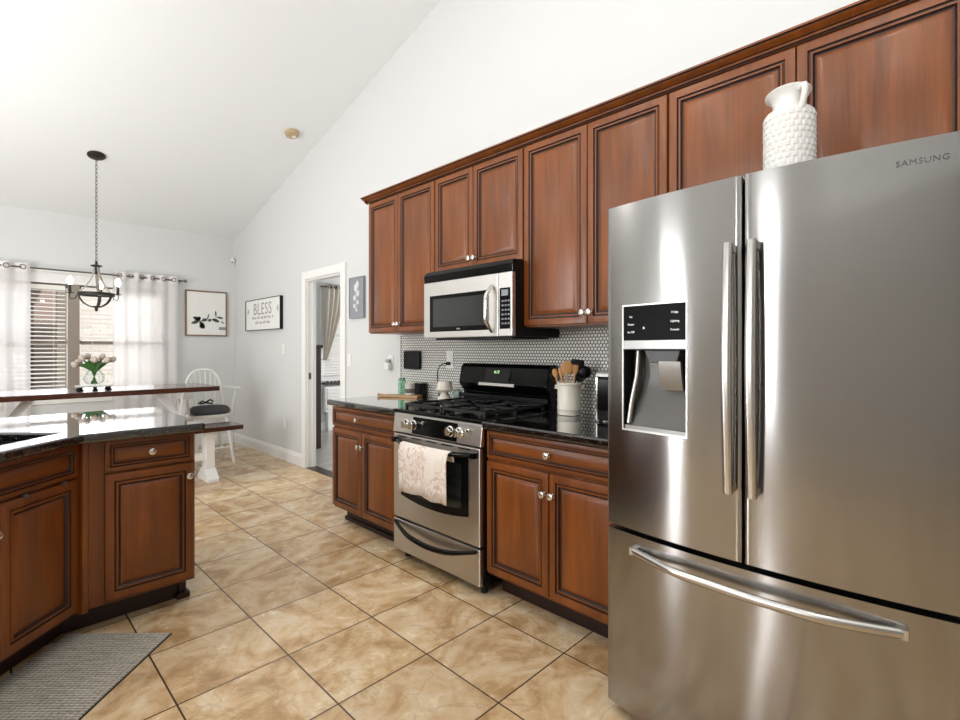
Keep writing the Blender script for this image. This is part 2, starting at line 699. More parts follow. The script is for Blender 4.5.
YR = 0.2
f = bx(XL - .2, XW + .06, YB - .2, YF + .2, -.06, 0).build('floor', M['floor'], origin=False)
struct(f)
f = bx(XW + .06, 6.6, 3.2, YF + .2, -.06, 0).build('floor_den', M['greyfloor'], origin=False)
struct(f)
zr = ceil_z(YR)
zb = zr - .3 * (YR - YB)
m = MB()
m.prism([(YF + .3, ceil_z(YF + .3)), (YR, zr), (YB - .3, zb - .09), (YB - .3, zb + .1), (YR, zr + .2), (YF + .3, ceil_z(YF + .3) + .2)], XL - .3, XW + .3, 'x')
struct(m.build('ceiling', M['ceiling'], origin=False))
struct(bx(XW + .12, 6.7, 3.1, YF + .3, 2.75, 2.85).build('ceiling_den', M['ceiling'], origin=False))


def wall_x(name, x0, x1, ya, yb, holes, ztop):
    """wall slab normal to X with rectangular holes (y0,y1,z0,z1); ztop(y)"""
    m = MB()
    ys = sorted({ya, yb} | {h[0] for h in holes} | {h[1] for h in holes} | ({YR} if ya < YR < yb else set()))
    for a, b in zip(ys, ys[1:]):
        hs = sorted([h for h in holes if h[0] <= a + 1e-6 and h[1] >= b - 1e-6], key=lambda h: h[2])
        z = 0
        for h in hs:
            if h[2] > z:
                m.prism([(a, z), (b, z), (b, h[2]), (a, h[2])], x0, x1, 'x')
            z = h[3]
        m.prism([(a, z), (b, z), (b, ztop(b)), (a, ztop(a))], x0, x1, 'x')
    return struct(m.build(name, M['wall'], origin=False))


def wall_y(name, y0, y1, xa, xb, holes, ztop):
    m = MB()
    xs = sorted({xa, xb} | {h[0] for h in holes} | {h[1] for h in holes})
    for a, b in zip(xs, xs[1:]):
        hs = sorted([h for h in holes if h[0] <= a + 1e-6 and h[1] >= b - 1e-6], key=lambda h: h[2])
        z = 0
        for h in hs:
            if h[2] > z:
                m.box(a, b, y0, y1, z, h[2])
            z = h[3]
        m.box(a, b, y0, y1, z, ztop)
    return struct(m.build(name, M['wall'], origin=False))


def roof_z(y):
    return ceil_z(y) + .05 if y >= YR else zr - .3 * (YR - y) + .05


DY0, DY1, DZ = 4.345, 5.08, 2.040
wall_x('wall_right', XW, XW + WT, YB, YF, [(DY0, DY1, 0, DZ)], roof_z)
WX0, WX1, WZ0, WZ1 = -.16, 1.70, .80, 2.02
DWX0, DWX1, DWZ0, DWZ1 = 3.84, 4.80, .90, 2.16
wall_y('wall_far', YF, YF + WT, XL - .1, XW + WT, [(WX0, WX1, WZ0, WZ1)], ceil_z(YF) + .06)
wall_y('wall_far_den', YF, YF + WT, XW + WT, 6.6, [(DWX0, DWX1, DWZ0, DWZ1)], 2.76)
wall_x('wall_right_den', 6.5, 6.62, 3.2, YF, [], lambda y: 2.76)
wall_y('wall_back_den', 3.1, 3.2, XW + WT, 6.6, [], 2.76)
wall_x('wall_left', XL - WT, XL, YB, YF, [(1.0, 1.75, 1.1, 2.35), (3.2, 4.0, .1, 2.2)], roof_z)
wall_y('wall_back', YB - WT, YB, XL - .1, XW + WT, [], zb + .06)

# baseboards
def baseboard(name, poly_axis, a0, a1, base, sgn):
    pr = [(0, 0), (.016, 0), (.016, .10), (.011, .112), (.011, .122), (.005, .135), (0, .135)]
    m = MB()
    if poly_axis == 'y':
        m.prism([(base - sgn * p, z) for p, z in pr], a0, a1, 'y')
    else:
        m.prism([(base - sgn * p, z) for p, z in pr], a0, a1, 'x')
    return struct(m.build(name, M['trim'], origin=False))


baseboard('baseboard_right', 'y', DY1 + .09, YF, XW, 1)
baseboard('baseboard_right_near', 'y', 3.40, DY0 - .09, XW, 1)
baseboard('baseboard_far', 'x', XL, XW - .02, YF, 1)
baseboard('baseboard_far_den', 'x', XW + WT, 6.5, YF, 1)

# door opening: jambs and casing
d = bpy.data.objects.new('door_1', None)
COL.objects.link(d)
d['kind'] = 'structure'
ROOTM[d.name] = Matrix.Identity(4)
m = MB()
for x0 in (XW - .02, XW + WT):
    xa, xb = x0, x0 + .02
    m.box(xa, xb, DY0 - .085, DY0, 0, DZ + .085)
    m.box(xa, xb, DY1, DY1 + .085, 0, DZ + .085)
    m.box(xa, xb, DY0, DY1, DZ, DZ + .085)
m.build('door_casing', M['trim'], d, bevel=.005)
m = MB()
m.box(XW, XW + WT, DY0 - .001, DY0 + .018, 0, DZ)
m.box(XW, XW + WT, DY1 - .018, DY1 + .001, 0, DZ)
m.box(XW, XW + WT, DY0 + .018, DY1 - .018, DZ - .018, DZ + .001)
m.box(XW + .05, XW + .085, DY1 - .03, DY1 - .018, 0, DZ - .018)
m.build('door_jamb', M['trim'], d)
bx(XW + .012, XW + .04, DY1 - .021, DY1 - .0175, .96, 1.03).build('strike_plate', M['rod'], d)
bx(XW - .01, XW + WT + .01, DY0 + .018, DY1 - .018, 0, .008).build('threshold', M['espresso'], d)


# ------------------------------------------------------------------ windows
def window(name, x0, x1, z0, z1, y, mull, rail, sash_m, casing=.085):
    w = bpy.data.objects.new(name, None)
    COL.objects.link(w)
    w['kind'] = 'structure'
    ROOTM[w.name] = Matrix.Identity(4)
    c = casing
    m = MB()
    m.box(x0 - c, x1 + c, y - .02, y, z1, z1 + c + .03)
    m.box(x0 - c, x0, y - .02, y, z0, z1)
    m.box(x1, x1 + c, y - .02, y, z0, z1)
    m.box(x0 - c - .01, x1 + c + .01, y - .028, y, z1 + c + .03, z1 + c + .055)
    m.build('window_casing', M['trim'], w, bevel=.004)
    m = MB()
    m.box(x0 - c - .03, x1 + c + .03, y - .055, y + .03, z0 - .03, z0)
    m.box(x0 - c, x1 + c, y - .02, y, z0 - .12, z0 - .03)
    m.build('window_sill', M['trim'], w, bevel=.005)
    m = MB()
    ya, yb = y + .05, y + .10
    m.box(x0, x0 + .045, ya, yb, z0, z1)
    m.box(x1 - .045, x1, ya, yb, z0, z1)
    m.box(x0, x1, ya, yb, z1 - .04, z1)
    m.box(x0, x1, ya, yb, z0, z0 + .05)
    if mull:
        m.box(mull[0], mull[1], ya - .05, yb, z0, z1)
    for rz in rail:
        m.box(x0, x1, ya + .005, yb - .005, rz - .022, rz + .022)
    m.build('window_frame', sash_m, w)
    bx(x0 + .02, x1 - .02, y + .072, y + .078, z0 + .03, z1 - .02).build('window_pane', M['pane'], w)
    return w


M['sash'] = plain('taupe_sash', '#8f8579', .5)
window('window_1', WX0, WX1, WZ0, WZ1, YF, (.715, .82), [1.37], M['sash'])
window('window_2', DWX0, DWX1, DWZ0, DWZ1, YF, None, [1.5], M['trim'], .07)
for i, (ya, yb, za, zb_) in enumerate([(1.0, 1.75, 1.1, 2.35), (3.2, 4.0, .1, 2.2)]):  # unseen openings, added in the left wall for light and reflections
    w = bpy.data.objects.new('window_%d' % (i + 3), None)
    COL.objects.link(w)
    w['kind'] = 'structure'
    ROOTM[w.name] = Matrix.Identity(4)
    m = MB()
    m.box(XL - .0, XL + .02, ya - .08, ya, za - .08, zb_ + .08).box(XL, XL + .02, yb, yb + .08, za - .08, zb_ + .08)
    m.box(XL, XL + .02, ya, yb, zb_, zb_ + .08).box(XL, XL + .02, ya, yb, za - .08, za)
    m.build('window_casing', M['trim'], w)

# ------------------------------------------------------------------ blinds
def blind(x0, x1, z0, z1, y, pitch, tilt, label, group=None):
    t = thing('window_blind', label, 'blind', ((x0 + x1) / 2, y, z0), 0, group)
    bx(x0, x1, y - .022, y + .022, z1 - .05, z1).build('headrail', M['blind'], t, True, bevel=.003)
    m = MB()
    z = z0 + .03
    n = int((z1 - .06 - z) / pitch)
    hw = .024
    for k in range(n + 1):
        zz = z + k * pitch
        c, s_ = math.cos(tilt) * hw, math.sin(tilt) * hw
        m.prism([(y - c, zz - s_ - .0014), (y + c, zz + s_ - .0014), (y + c, zz + s_ + .0014), (y - c, zz - s_ + .0014)], x0, x1, 'x')
    m.build('slats', M['blind'], t, True)
    bx(x0, x1, y - .02, y + .02, z0, z0 + .015).build('bottom_rail', M['blind'], t, True)
    for xx in (x0 + .12 * (x1 - x0), (x0 + x1) / 2 - .0, x1 - .12 * (x1 - x0)):
        MB().tube([(xx, y - .026, z0 + .012), (xx, y - .026, z1 - .04)], .0022, 6).build('ladder_cord', M['blind'], t, True)
    return t


blind(WX0 + .02, .695, WZ0 + .004, WZ1 - .02, YF + .022, .046, math.radians(14), 'open white slat blind in the nook window, left of the mullion', 'white slat blinds of the nook window')
blind(.835, WX1 - .02, WZ0 + .004, WZ1 - .02, YF + .022, .046, math.radians(14), 'open white slat blind right of the mullion, half behind the curtain', 'white slat blinds of the nook window')
blind(DWX0 + .01, DWX1 - .01, DWZ0 + .004, DWZ1 - .01, YF + .022, .046, math.radians(50), 'white slat blind in the window seen through the doorway')

# ------------------------------------------------------------------ sheer curtains
def curtain(x0, x1, z0, z1, y, label, n, folds, mat, amp=.03, group=None):
    t = thing('sheer_curtain', label, 'curtain', ((x0 + x1) / 2, y, z0), 0, group)
    m = MB()
    cols = folds * 10
    A, B = [], []
    rows = []
    for j in range(9):
        fz = j / 8
        z = z0 + (z1 - z0) * fz
        a = amp * (1.0 - .25 * fz)
        rows.append([(x0 + (x1 - x0) * i / cols, y + a * math.sin(2 * PI * folds * i / cols + .4 * math.sin(3 * fz)) + .006 * math.sin(i * .7 + j), z) for i in range(cols + 1)])
    m.loft(rows, cap=False, closed=False)
    m.build('curtain_panel', mat, t, True, smooth=60, fix=False)
    m = MB()
    rw = []
    for j in range(2):
        z = z1 - .09 + .09 * j
        rw.append([(x0 + (x1 - x0) * i / cols, y - .002 + amp * .75 * math.sin(2 * PI * folds * i / cols + .05), z) for i in range(cols + 1)])
    m.loft(rw, cap=False, closed=False)
    m.build('header_band', M['header'], t, True, smooth=60, fix=False)
    for k in range(n):
        xx = x0 + (x1 - x0) * (k + .5) / n
        c = Vector((xx, y - amp - .004, z1 - .045))
        q = [(c.x + .024 * math.cos(a), c.y + .01 * math.cos(a), c.z + .024 * math.sin(a)) for a in [2 * PI * i / 16 for i in range(16)]]
        MB().tube(q, .0045, 6, True).build('grommet', M['rod'], t, True, smooth=60)
    return t


CZ = 2.205
curtain(-.36, .40, .02, CZ, YF - .09, 'sheer white grommet curtain hanging at the left edge of the nook window', 6, 5, M['sheer'], group='sheer curtains of the nook window')
curtain(1.115, 1.79, .02, CZ, YF - .09, 'sheer white grommet curtain hanging over the right half of the nook window', 6, 5, M['sheer'], group='sheer curtains of the nook window')
t = thing('curtain_rod', 'thin grey metal curtain rod above the nook window', 'curtain rod', (.75, YF - .09, 2.16))
MB().tube([(-.45, YF - .09, 2.16), (1.86, YF - .09, 2.16)], .009, 8).build('rod', M['rod'], t, True, smooth=60)
for xx in (-.46, 1.87):
    MB().sphere((xx, YF - .09, 2.16), .02, 12).build('finial', M['rod'], t, True, smooth=60)
for xx in (-.38, 1.82):
    bx(xx - .008, xx + .008, YF - .09, YF - .0005, 2.15, 2.17).build('bracket', M['rod'], t, True)

# ------------------------------------------------------------------ outdoors beyond the nook window
bh = thing('neighbor_house', 'sunlit pale brick house wall with a shaded porch, outside the nook window', 'house', (1.5, 11, -.1))
m = MB()
m.box(.98, 4.6, 10.0, 10.2, -.1, 4.5)
m.build('brick_wall', M['brick'], bh, True)
m = MB().box(-4.0, .98, 12.6, 12.8, -.1, 3.4)
m.box(.98, 3.0, 12.6, 12.8, -.1, 3.4)
m.build('porch_wall', M['porch'], bh, True)
bx(-4.0, .98, 10.0, 12.6, 2.75, 2.95).build('porch_roof', M['porch'], bh, True)
m = MB()
for k in range(6):
    m.box(-3.6 + k * .75, -3.0 + k * .75, 12.55, 12.6, .5, 2.2)
m.build('porch_screen', M['porch_dark'], bh, True)
bx(.86, .98, 9.98, 10.1, -.1, 2.75).build('porch_post', M['sash'], bh, True)
pg = thing('patio_seat', 'dark blue covered seat on the porch outside the nook window', 'seat', (.2, 11.0, -.1))
m = MB().box(-.5, .72, 10.8, 11.5, .15, .62)
m.build('seat_cover', M['blue'], pg, True, bevel=.08, bseg=3)
m = MB().box(-.45, .66, 10.85, 11.45, -.1, .15)
m.build('seat_base', M['porch_dark'], pg, True)
struct(bx(-14, 14, YF + .2, 30, -.3, -.1).build('ground', M['grass'], origin=False))

# ================================================================== CABINETS
DOOR_R = [(0, .019), (0, .004), (.002, .001), (.005, 0), (.034, 0), (.037, .006), (.041, .006), (.044, .001), (.050, .001), (.056, .010), (.061, .011), (.080, .003), (.083, .002)]
DOOR_M = [0, 0, 0, 0, 1, 1, 0, 0, 1, 1, 0, 0]
DRW_R = [(0, .019), (0, .004), (.002, .001), (.005, 0), (.018, 0), (.0205, .005), (.023, .005), (.026, .001), (.030, .001), (.034, .008), (.038, .009), (.049, .003), (.051, .002)]


def knob(parent, x, z, y=0):
    m = MB()
    m.lathe([(.010, 0), (.010, -.002), (.0055, -.004), (.005, -.012), (.010, -.016), (.0155, -.019), (.0165, -.024), (.0155, -.027), (.012, -.0285), (.0115, -.027), (.007, -.0285), (.003, -.029)], (x, y, z), 'y', 18)
    return m.build('knob', M['nickel'], parent, smooth=40)


def cdoor(parent, x0, x1, z0, z1, kn=None, drawer=False, y=0.0, name=None):
    m = MB()
    R = [(i, d_ + y) for i, d_ in (DRW_R if drawer else DOOR_R)]
    m.ringpanel(x0, x1, z0, z1, R, DOOR_M)
    o = m.build(name or ('drawer' if drawer else 'door'), [M['woodh'] if drawer else M['wood'], M['glaze']], parent, smooth=30)
    for k in (kn or []):
        knob(o, k[0], k[1], y)
    return o


def base_cab(root, w, depth=.60, split=True, kick=.105, drawer=True, zdr=.868):
    """front facing -y at y=0 (door face); carcass from y=.02"""
    m = MB()
    m.box(0, w, .019, depth, .125, .874)
    m.build('cabinet_box', M['wood'], root, bevel=.002)
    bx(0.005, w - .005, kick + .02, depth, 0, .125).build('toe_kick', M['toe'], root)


rR = -PI / 2
# right of the range
t = thing('base_cabinet', 'cherry wood base cabinet between the range and the refrigerator', 'cabinet', (1.833, 1.757, 0), rR)
W = .80
base_cab(t, W, .655)
cdoor(t, .008, W - .008, .728, .866, [(W / 2, .797)], True)
cdoor(t, .008, W / 2 - .003, .143, .712, [(W / 2 - .024, .615)])
cdoor(t, W / 2 + .003, W - .008, .143, .712, [(W / 2 + .024, .615)])
# left of the range
t = thing('base_cabinet', 'cherry wood base cabinet at the doorway end of the run, left of the range', 'cabinet', (1.833, 3.330, 0), rR)
W = .808
base_cab(t, W, .655)
cdoor(t, .008, W - .008, .728, .866, [(.36, .797)], True)
cdoor(t, .008, W / 2 - .003, .143, .712, [(W / 2 - .024, .615)])
cdoor(t, W / 2 + .003, W - .008, .143, .712, [(W / 2 + .024, .615)])
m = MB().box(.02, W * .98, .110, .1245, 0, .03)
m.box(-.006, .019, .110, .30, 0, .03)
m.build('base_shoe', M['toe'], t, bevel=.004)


def counter(name, x0, x1, y0, y1, label, splash):
    t = thing(name, label, 'countertop', ((x0 + x1) / 2, (y0 + y1) / 2, .875))
    bx(x0, x1, y0, y1, .875, .915).build('slab', M['granite'], t, True, bevel=.010, bseg=3)
    return t


counter('countertop', 1.803, 2.4845, .925, 1.760, 'black speckled granite countertop holding the white utensil crock', True)
counter('countertop', 1.803, 2.4845, 2.520, 3.352, 'black speckled granite countertop left of the range, near the doorway', True)

# wall cabinets
def wall_cab(root, w, z0, z1, split, depth=.34, kz=.055, zbox=None, zbox1=2.425):
    bx(0, w, .019, depth, (z0 - .008) if zbox is None else zbox, zbox1).build('cabinet_box', M['wood'], root, bevel=.002)
    cdoor(root, .005, split - .002, z0, z1, [(split - .02, z0 + kz)])
    cdoor(root, split + .002, w - .005, z0, z1, [(split + .02, z0 + kz)])


UX = 2.145
t = thing('wall_cabinet', 'cherry wood wall cabinet at the far end, left of the microwave', 'cabinet', (UX, 3.33, 1.4), rR)
t.location.z = 0; ROOTM[t.name] = Matrix.Translation((UX, 3.33, 0)) @ Matrix.Rotation(rR, 4, 'Z')
wall_cab(t, .80, 1.414, 2.418, .385)
t = thing('wall_cabinet', 'short cherry wood wall cabinet directly above the microwave', 'cabinet', (UX, 2.53, 0), rR)
wall_cab(t, .766, 1.792, 2.418, .365)
t = thing('wall_cabinet', 'tall cherry wood wall cabinet between the microwave and the refrigerator', 'cabinet', (UX, 1.764, 0), rR)
wall_cab(t, .829, 1.414, 2.418, .4145)
t = thing('wall_cabinet', 'wide cherry wood wall cabinet above the refrigerator behind the white pitcher', 'cabinet', (UX, .935, 0), rR)
wall_cab(t, .978, 1.86, 2.418, .489)
# light rail under tall cabinets belongs to crown trim group
t = thing('crown_molding', 'long dark cherry crown molding along the top of the wall cabinets', 'molding', (2.3, 1.6, 2.425))
pr = [(UX + .012, 2.4255), (UX + .002, 2.4255), (UX + .002, 2.430), (UX - .006, 2.431), (UX - .009, 2.436), (UX - .006, 2.440), (UX - .010, 2.443), (UX - .018, 2.447), (UX - .031, 2.452), (UX - .036, 2.457), (UX - .036, 2.460), (UX - .045, 2.461), (UX - .045, 2.469), (UX + .012, 2.469)]
dark = {1, 2, 5, 9, 10}
m = MB()
A = m.verts([(p[0], -.05, p[1]) for p in pr])
B = m.verts([(p[0], 3.36 + .25 * (UX - p[0]), p[1]) for p in pr])
for k in range(len(pr)):
    m.mi = 1 if k in dark else 0
    m.face([A[k], A[(k + 1) % len(pr)], B[(k + 1) % len(pr)], B[k]])
m.mi = 0
m.face(A[::-1])
m.face(B)
m.prism([(3.3305, 2.4255), (3.345, 2.436), (3.37, 2.455), (3.375, 2.469), (3.3305, 2.469)], UX - .03, 2.47, 'x')
m.build('crown', [M['woodh'], M['glaze']], t, True, smooth=25)
m = MB().box(UX + .012, 2.47, -.05, 3.33, 2.4252, 2.45)
m.build('top_panel', M['wood'], t, True)

# backsplash
m = bx(2.4865, XW - .0005, .90, 3.36, .90, 1.80)
struct(m.build('wall_backsplash', M['penny'], origin=False))
struct(bx(2.4845, XW - .0005, 3.36, 3.367, .916, 1.40).build('trim_1', M['black_satin'], origin=False))

# ================================================================== RANGE
RY, RX = 2.5165, 1.80
t = rng = thing('gas_range', 'stainless steel gas range with black cooktop between the base cabinets', 'range', (RX, RY, 0), rR)
W = .757
m = MB().box(0, W, .03, .66, .055, .895)
m.build('range_body', M['black_satin'], t)
for (px_, py_) in ((.05, .08), (W - .05, .08), (.05, .6), (W - .05, .6)):
    MB().lathe([(.02, 0), (.02, .055)], (px_, py_, 0), 'z', 10).build('foot', M['black_rubber'], t)


def rounded_top_window(x0, x1, z0, z1, sag, y, n=14):
    pts = [(x0, z1), (x1, z1)]
    for i in range(n + 1):
        u = i / n
        pts.append((x1 + (x0 - x1) * u, z0 - sag * (1 - (2 * u - 1) ** 2)))
    return pts


dr = bx(.006, W - .006, 0, .03, .262, .772).build('oven_door', M['steel'], t, bevel=.006)
m = MB().prism(rounded_top_window(.085, .668, .405, .715, .03, 0), -.0025, .004, 'y')
m.build('oven_window', M['black_gloss'], dr)
m = MB().prism(rounded_top_window(.135, .615, .44, .675, .022, 0), -.0032, .002, 'y')
m.build('window_glass', M['dark_glass'], dr)
for k in range(5):
    x = .05 + k * .135
    bx(x, x + .09, -.0015, .004, .754, .761).build('vent_slot', M['black_matte'], dr)


def bow(x0, x1, z, y0, y1, dz, r, n=16, flat=1.0):
    pts = []
    for i in range(n + 1):
        u = i / n
        s_ = math.sin(PI * u)
        pts.append((x0 + (x1 - x0) * u, y0 + (y1 - y0) * (min(1, s_ * 1.4)), z + dz * s_))
    return pts


hb = bow(.03, W - .03, .735, -.004, -.052, -.012, .012)
m = MB().tube(hb, .0135, 10)
m.box(.022, .05, -.03, .0, .722, .75).box(W - .05, W - .022, -.03, .0, .722, .75)
m.build('oven_handle', M['black_gloss'], dr, smooth=50)
dw = bx(.006, W - .006, 0, .03, .062, .252).build('storage_drawer', M['steel'], t, bevel=.006)
m = MB().tube(bow(.025, W - .03, .236, -.006, -.045, -.055, .01, 18), [.008 + .008 * math.sin(PI * i / 18) for i in range(19)], 10)
m.build('drawer_handle', M['black_gloss'], dw, smooth=50)
# control panel
m = MB().prism([(.0, .780), (.03, .780), (.08, .894), (.03, .905), (.012, .892)], .0, W, 'x')
cp = m.build('control_panel', M['steel_light'], t, bevel=.003)
m = MB().prism([(-.003, .786), (.01, .786), (.018, .884), (.009, .884)], .19, .575, 'x')
m.build('panel_inset', M['black_gloss'], cp)
for kx in (.135, .205, .527, .597):
    m = MB().lathe([(.030, .0), (.030, -.006), (.024, -.009), (.0225, -.030), (.019, -.034), (.004, -.035)], (kx, .004, .838), 'y', 24)
    m.box(kx - .004, kx + .004, -.041, -.028, .818, .858)
    m.build('burner_knob', M['chrome'], cp, smooth=35)
for kx in (.295, .665):
    MB().lathe([(.011, 0), (.011, -.012), (.003, -.014)], (kx, .005, .858), 'y', 14).build('button', M['chrome'], cp, smooth=35)
# cooktop
m = MB().box(-.001, W + .001, .012, .66, .895, .917)
ck = m.build('cooktop', M['black_gloss'], t, bevel=.008, bseg=3)
bpos = [(.17, .19), (.17, .46), (W - .17, .19), (W - .17, .46)]
for i, (bx_, by_) in enumerate(bpos):
    r = .05 if i != 1 else .04
    m = MB().lathe([(r, 0), (r, .006), (r * .7, .009), (r * .7, .016), (r * .65, .019), (.005, .02)], (bx_, by_, .917), 'z', 20)
    m.build('burner', M['black_matte'], ck, smooth=40)
for gx0, gx1 in ((.035, W / 2 - .006), (W / 2 + .006, W - .035)):
    m = MB()
    za, zb2 = .937, .951
    for yy in (.075, .325, .58):
        m.box(gx0, gx1, yy - .006, yy + .006, za, zb2)
    for xx in (gx0 + .006, gx1 - .006, (gx0 + gx1) / 2):
        m.box(xx - .006, xx + .006, .075, .58, za, zb2)
    for yy in (.19, .46):
        for k in range(8):
            a = k * PI / 4 + PI / 8
            cx, cy = (gx0 + gx1) / 2, yy
            m.tube([(cx + .035 * math.cos(a), cy + .035 * math.sin(a), zb2 - .004), (cx + .11 * math.cos(a), cy + .11 * math.sin(a), zb2 - .006)], .005, 6)
    for xx in (gx0 + .006, gx1 - .006):
        for yy in (.075, .325, .58):
            m.box(xx - .007, xx + .007, yy - .007, yy + .007, .917, za)
    m.build('burner_grate', M['black_matte'], ck)
# backguard
m = MB().prism([(.56, .917), (.605, .93), (.60, 1.005), (.57, 1.035), (.555, 1.055), (.578, 1.165), (.60, 1.188), (.655, 1.19), (.665, .917)], .0, W, 'x')
bk = m.build('backguard', M['black_gloss'], t, bevel=.006, bseg=3)
m = MB().prism([(.5505, 1.068), (.56, 1.066), (.58, 1.155), (.572, 1.157)], .25, .465, 'x')
m.build('display_panel', M['black_satin'], bk)
m = MB().prism([(.543, 1.045), (.56, 1.045), (.566, 1.066), (.548, 1.066)], .20, .51, 'x')
m.build('display_trim', M['steel_light'], bk, bevel=.003)
m = MB()
m.add_mesh(text_mesh('4:17', .028, .0006), Matrix.Translation((.352, .5635, 1.135)) @ Matrix.Rotation(PI / 2 - .18, 4, 'X'))
m.build('display_digits', M['digits'], bk, fix=False)
m = MB().box(.0, W, .556, .575, .955, .985)
m.build('guard_rail', M['black_satin'], bk, bevel=.004)

# dish towel over the oven handle
m = MB()
def towel_rows(x0, x1, zb_a, zb_b):
    cols = 30
    rows = []
    path = [(-.030, .69), (-.034, .71), (-.042, .738), (-.052, .751), (-.066, .742), (-.070, .70), (-.070, .62), (-.069, .54), (-.068, 0)]
    for j, (yy, zz) in enumerate(path):
        row = []
        for i in range(cols + 1):
            u = i / cols
            x = x0 + (x1 - x0) * u
            zlow = zb_a + (zb_b - zb_a) * u + .008 * math.sin(u * 5)
            z = zlow if j == len(path) - 1 else zz - .012 * math.sin(PI * (x / .757)) - .0
            amp = .009 * min(1, max(0, (j - 3) / 3))
            y = yy + amp * (math.sin(u * 15 + .5) + .4 * math.sin(u * 31)) - .0 * j
            if j <= 4:
                y += .006 if j < 4 else -.001
            else:
                y -= .012
            row.append((x, y, z))
        rows.append(row)
    return rows
def towel(x0, x1, za, zb_, label, yoff):
    m = MB()
    rows = [[(p[0], p[1] + yoff, p[2]) for p in r] for r in towel_rows(x0, x1, za, zb_)]
    m.loft(rows, cap=False, closed=False)
    o = m.build('dish_towel', M['towel'], None, fix=False, smooth=60, rot=Matrix.Translation((RX, RY, 0)) @ Matrix.Rotation(rR, 4, 'Z'))
    md = o.modifiers.new('thick', 'SOLIDIFY'); md.thickness = .0035; md.offset = 0
    tag(o, label, 'towel')
    return o
towel(.165, .585, .455, .472, 'cream dish towel with a rust leaf print draped over the oven handle', -.002)

# ================================================================== MICROWAVE
mw = thing('microwave', 'stainless over-the-range microwave mounted under the short cabinet', 'microwave', (2.04, 2.512, 1.352), rR)
W, Hm = .758, .36
bx(.003, W - .003, .03, .445, 0.004, .43).build('microwave_body', M['black_satin'], mw)
m = MB().prism([(.005, .362), (.03, .362), (.03, .43), (.018, .43), (.0, .405)], 0, W, 'x')
vg = m.build('vent_grille', M['black_gloss'], mw, bevel=.002)
dr = bx(0, .652, 0, .03, .004, .358).build('microwave_door', M['micro_steel'], mw, bevel=.004)
bx(.06, .585, -.002, .004, .042, .272).build('door_window', M['black_gloss'], dr, bevel=.004)
bx(.095, .55, -.0026, .003, .072, .248).build('window_glass', M['dark_glass'], dr)
pts = []
for i in range(15):
    u = i / 14
    pts.append((.613, -.006 - .05 * min(1, math.sin(PI * u) * 1.5), .03 + .26 * u))
MB().tube(pts, [.010 + .005 * math.sin(PI * i / 14) for i in range(15)], 10).build('door_handle', M['nickel'], dr, smooth=50)
cp = bx(.655, W, 0, .03, .004, .358).build('control_panel', M['micro_steel'], mw, bevel=.004)
bx(.668, W - .014, -.002, .004, .045, .272).build('keypad', M['black_gloss'], cp)
bx(.682, W - .028, -.003, .003, .228, .262).build('display', M['slate'], cp)
m = MB()
for r_ in range(6):
    for c_ in range(3):
        m.box(.684 + c_ * .022, .697 + c_ * .022, -.0028, .002, .07 + r_ * .025, .079 + r_ * .025)
m.build('keypad_marks', M['slate'], cp)
bx(.05, W - .05, .06, .40, -.008, .004).build('underside_vent', M['black_matte'], mw)
bx(.315, .345, -.0028, .002, .053, .061).build('logo_mark', M['silver'], dr)

# ================================================================== REFRIGERATOR
FX, FY = 1.570, .905
fr = thing('refrigerator', 'large stainless french door refrigerator at the right end of the run', 'refrigerator', (FX, FY, 0), rR)
FWD = .915


def fy(x):
    return -.042 * (1 - ((x - FWD / 2) / (FWD / 2)) ** 2)


bx(.006, FWD - .006, .075, .86, .03, 1.752).build('fridge_case', M['gunmetal'], fr, bevel=.004)


def panel(x0, x1, z0, z1, hole=None, nx=24, edge=.006):
    m = MB()
    xs = [x0 + (x1 - x0) * i / nx for i in range(nx + 1)]
    zs = [z0, z1]
    if hole:
        xs = sorted(set([x for x in xs if abs(x - hole[0]) > .004 and abs(x - hole[1]) > .004] + [hole[0], hole[1]]))
        zs = [z0, hole[2], hole[3], z1]

    def yy(x):
        e = min(x - x0, x1 - x)
        r = 0
        if e < edge:
            r = edge - math.sqrt(max(0, edge ** 2 - (edge - e) ** 2))
        return fy(x) + r
    fx_ = []
    for x in (x0, x0 + .001, x0 + .0025, x0 + .0045):
        fx_.append(x)
    for x in (x1, x1 - .001, x1 - .0025, x1 - .0045):
        fx_.append(x)
    xs = sorted(set(xs + fx_))
    g = [[m.bm.verts.new((x, yy(x), z)) for z in zs] for x in xs]
    for i in range(len(xs) - 1):
        for j in range(len(zs) - 1):
            if hole and zs[j] == hole[2] and xs[i] >= hole[0] - 1e-6 and xs[i + 1] <= hole[1] + 1e-6:
                continue
            m.face([g[i][j], g[i + 1][j], g[i + 1][j + 1], g[i][j + 1]])
    bk_ = [[m.bm.verts.new((x, .070, z)) for z in (z0, z1)] for x in xs]
    for i in range(len(xs) - 1):
        m.face([g[i + 1][0], g[i][0], bk_[i][0], bk_[i + 1][0]])
        m.face([g[i][-1], g[i + 1][-1], bk_[i + 1][1], bk_[i][1]])
        m.face([bk_[i + 1][0], bk_[i][0], bk_[i][1], bk_[i + 1][1]])
    m.face([g[0][j] for j in range(len(zs))] + [bk_[0][1], bk_[0][0]])
    m.face([g[-1][j] for j in range(len(zs))][::-1] + [bk_[-1][0], bk_[-1][1]])
    return m


HX0, HX1, HZ0, HZ1 = .068, .298, 1.008, 1.432
dl = panel(.002, .4545, .672, 1.780, (HX0, HX1, HZ0, HZ1)).build('left_door', M['steel_fridge'], fr, smooth=35)
drt = panel(.4605, FWD - .002, .672, 1.780).build('right_door', M['steel_fridge'], fr, smooth=35)
dz = panel(.002, FWD - .002, .045, .655, nx=40).build('freezer_drawer', M['steel_fridge'], fr, smooth=35)
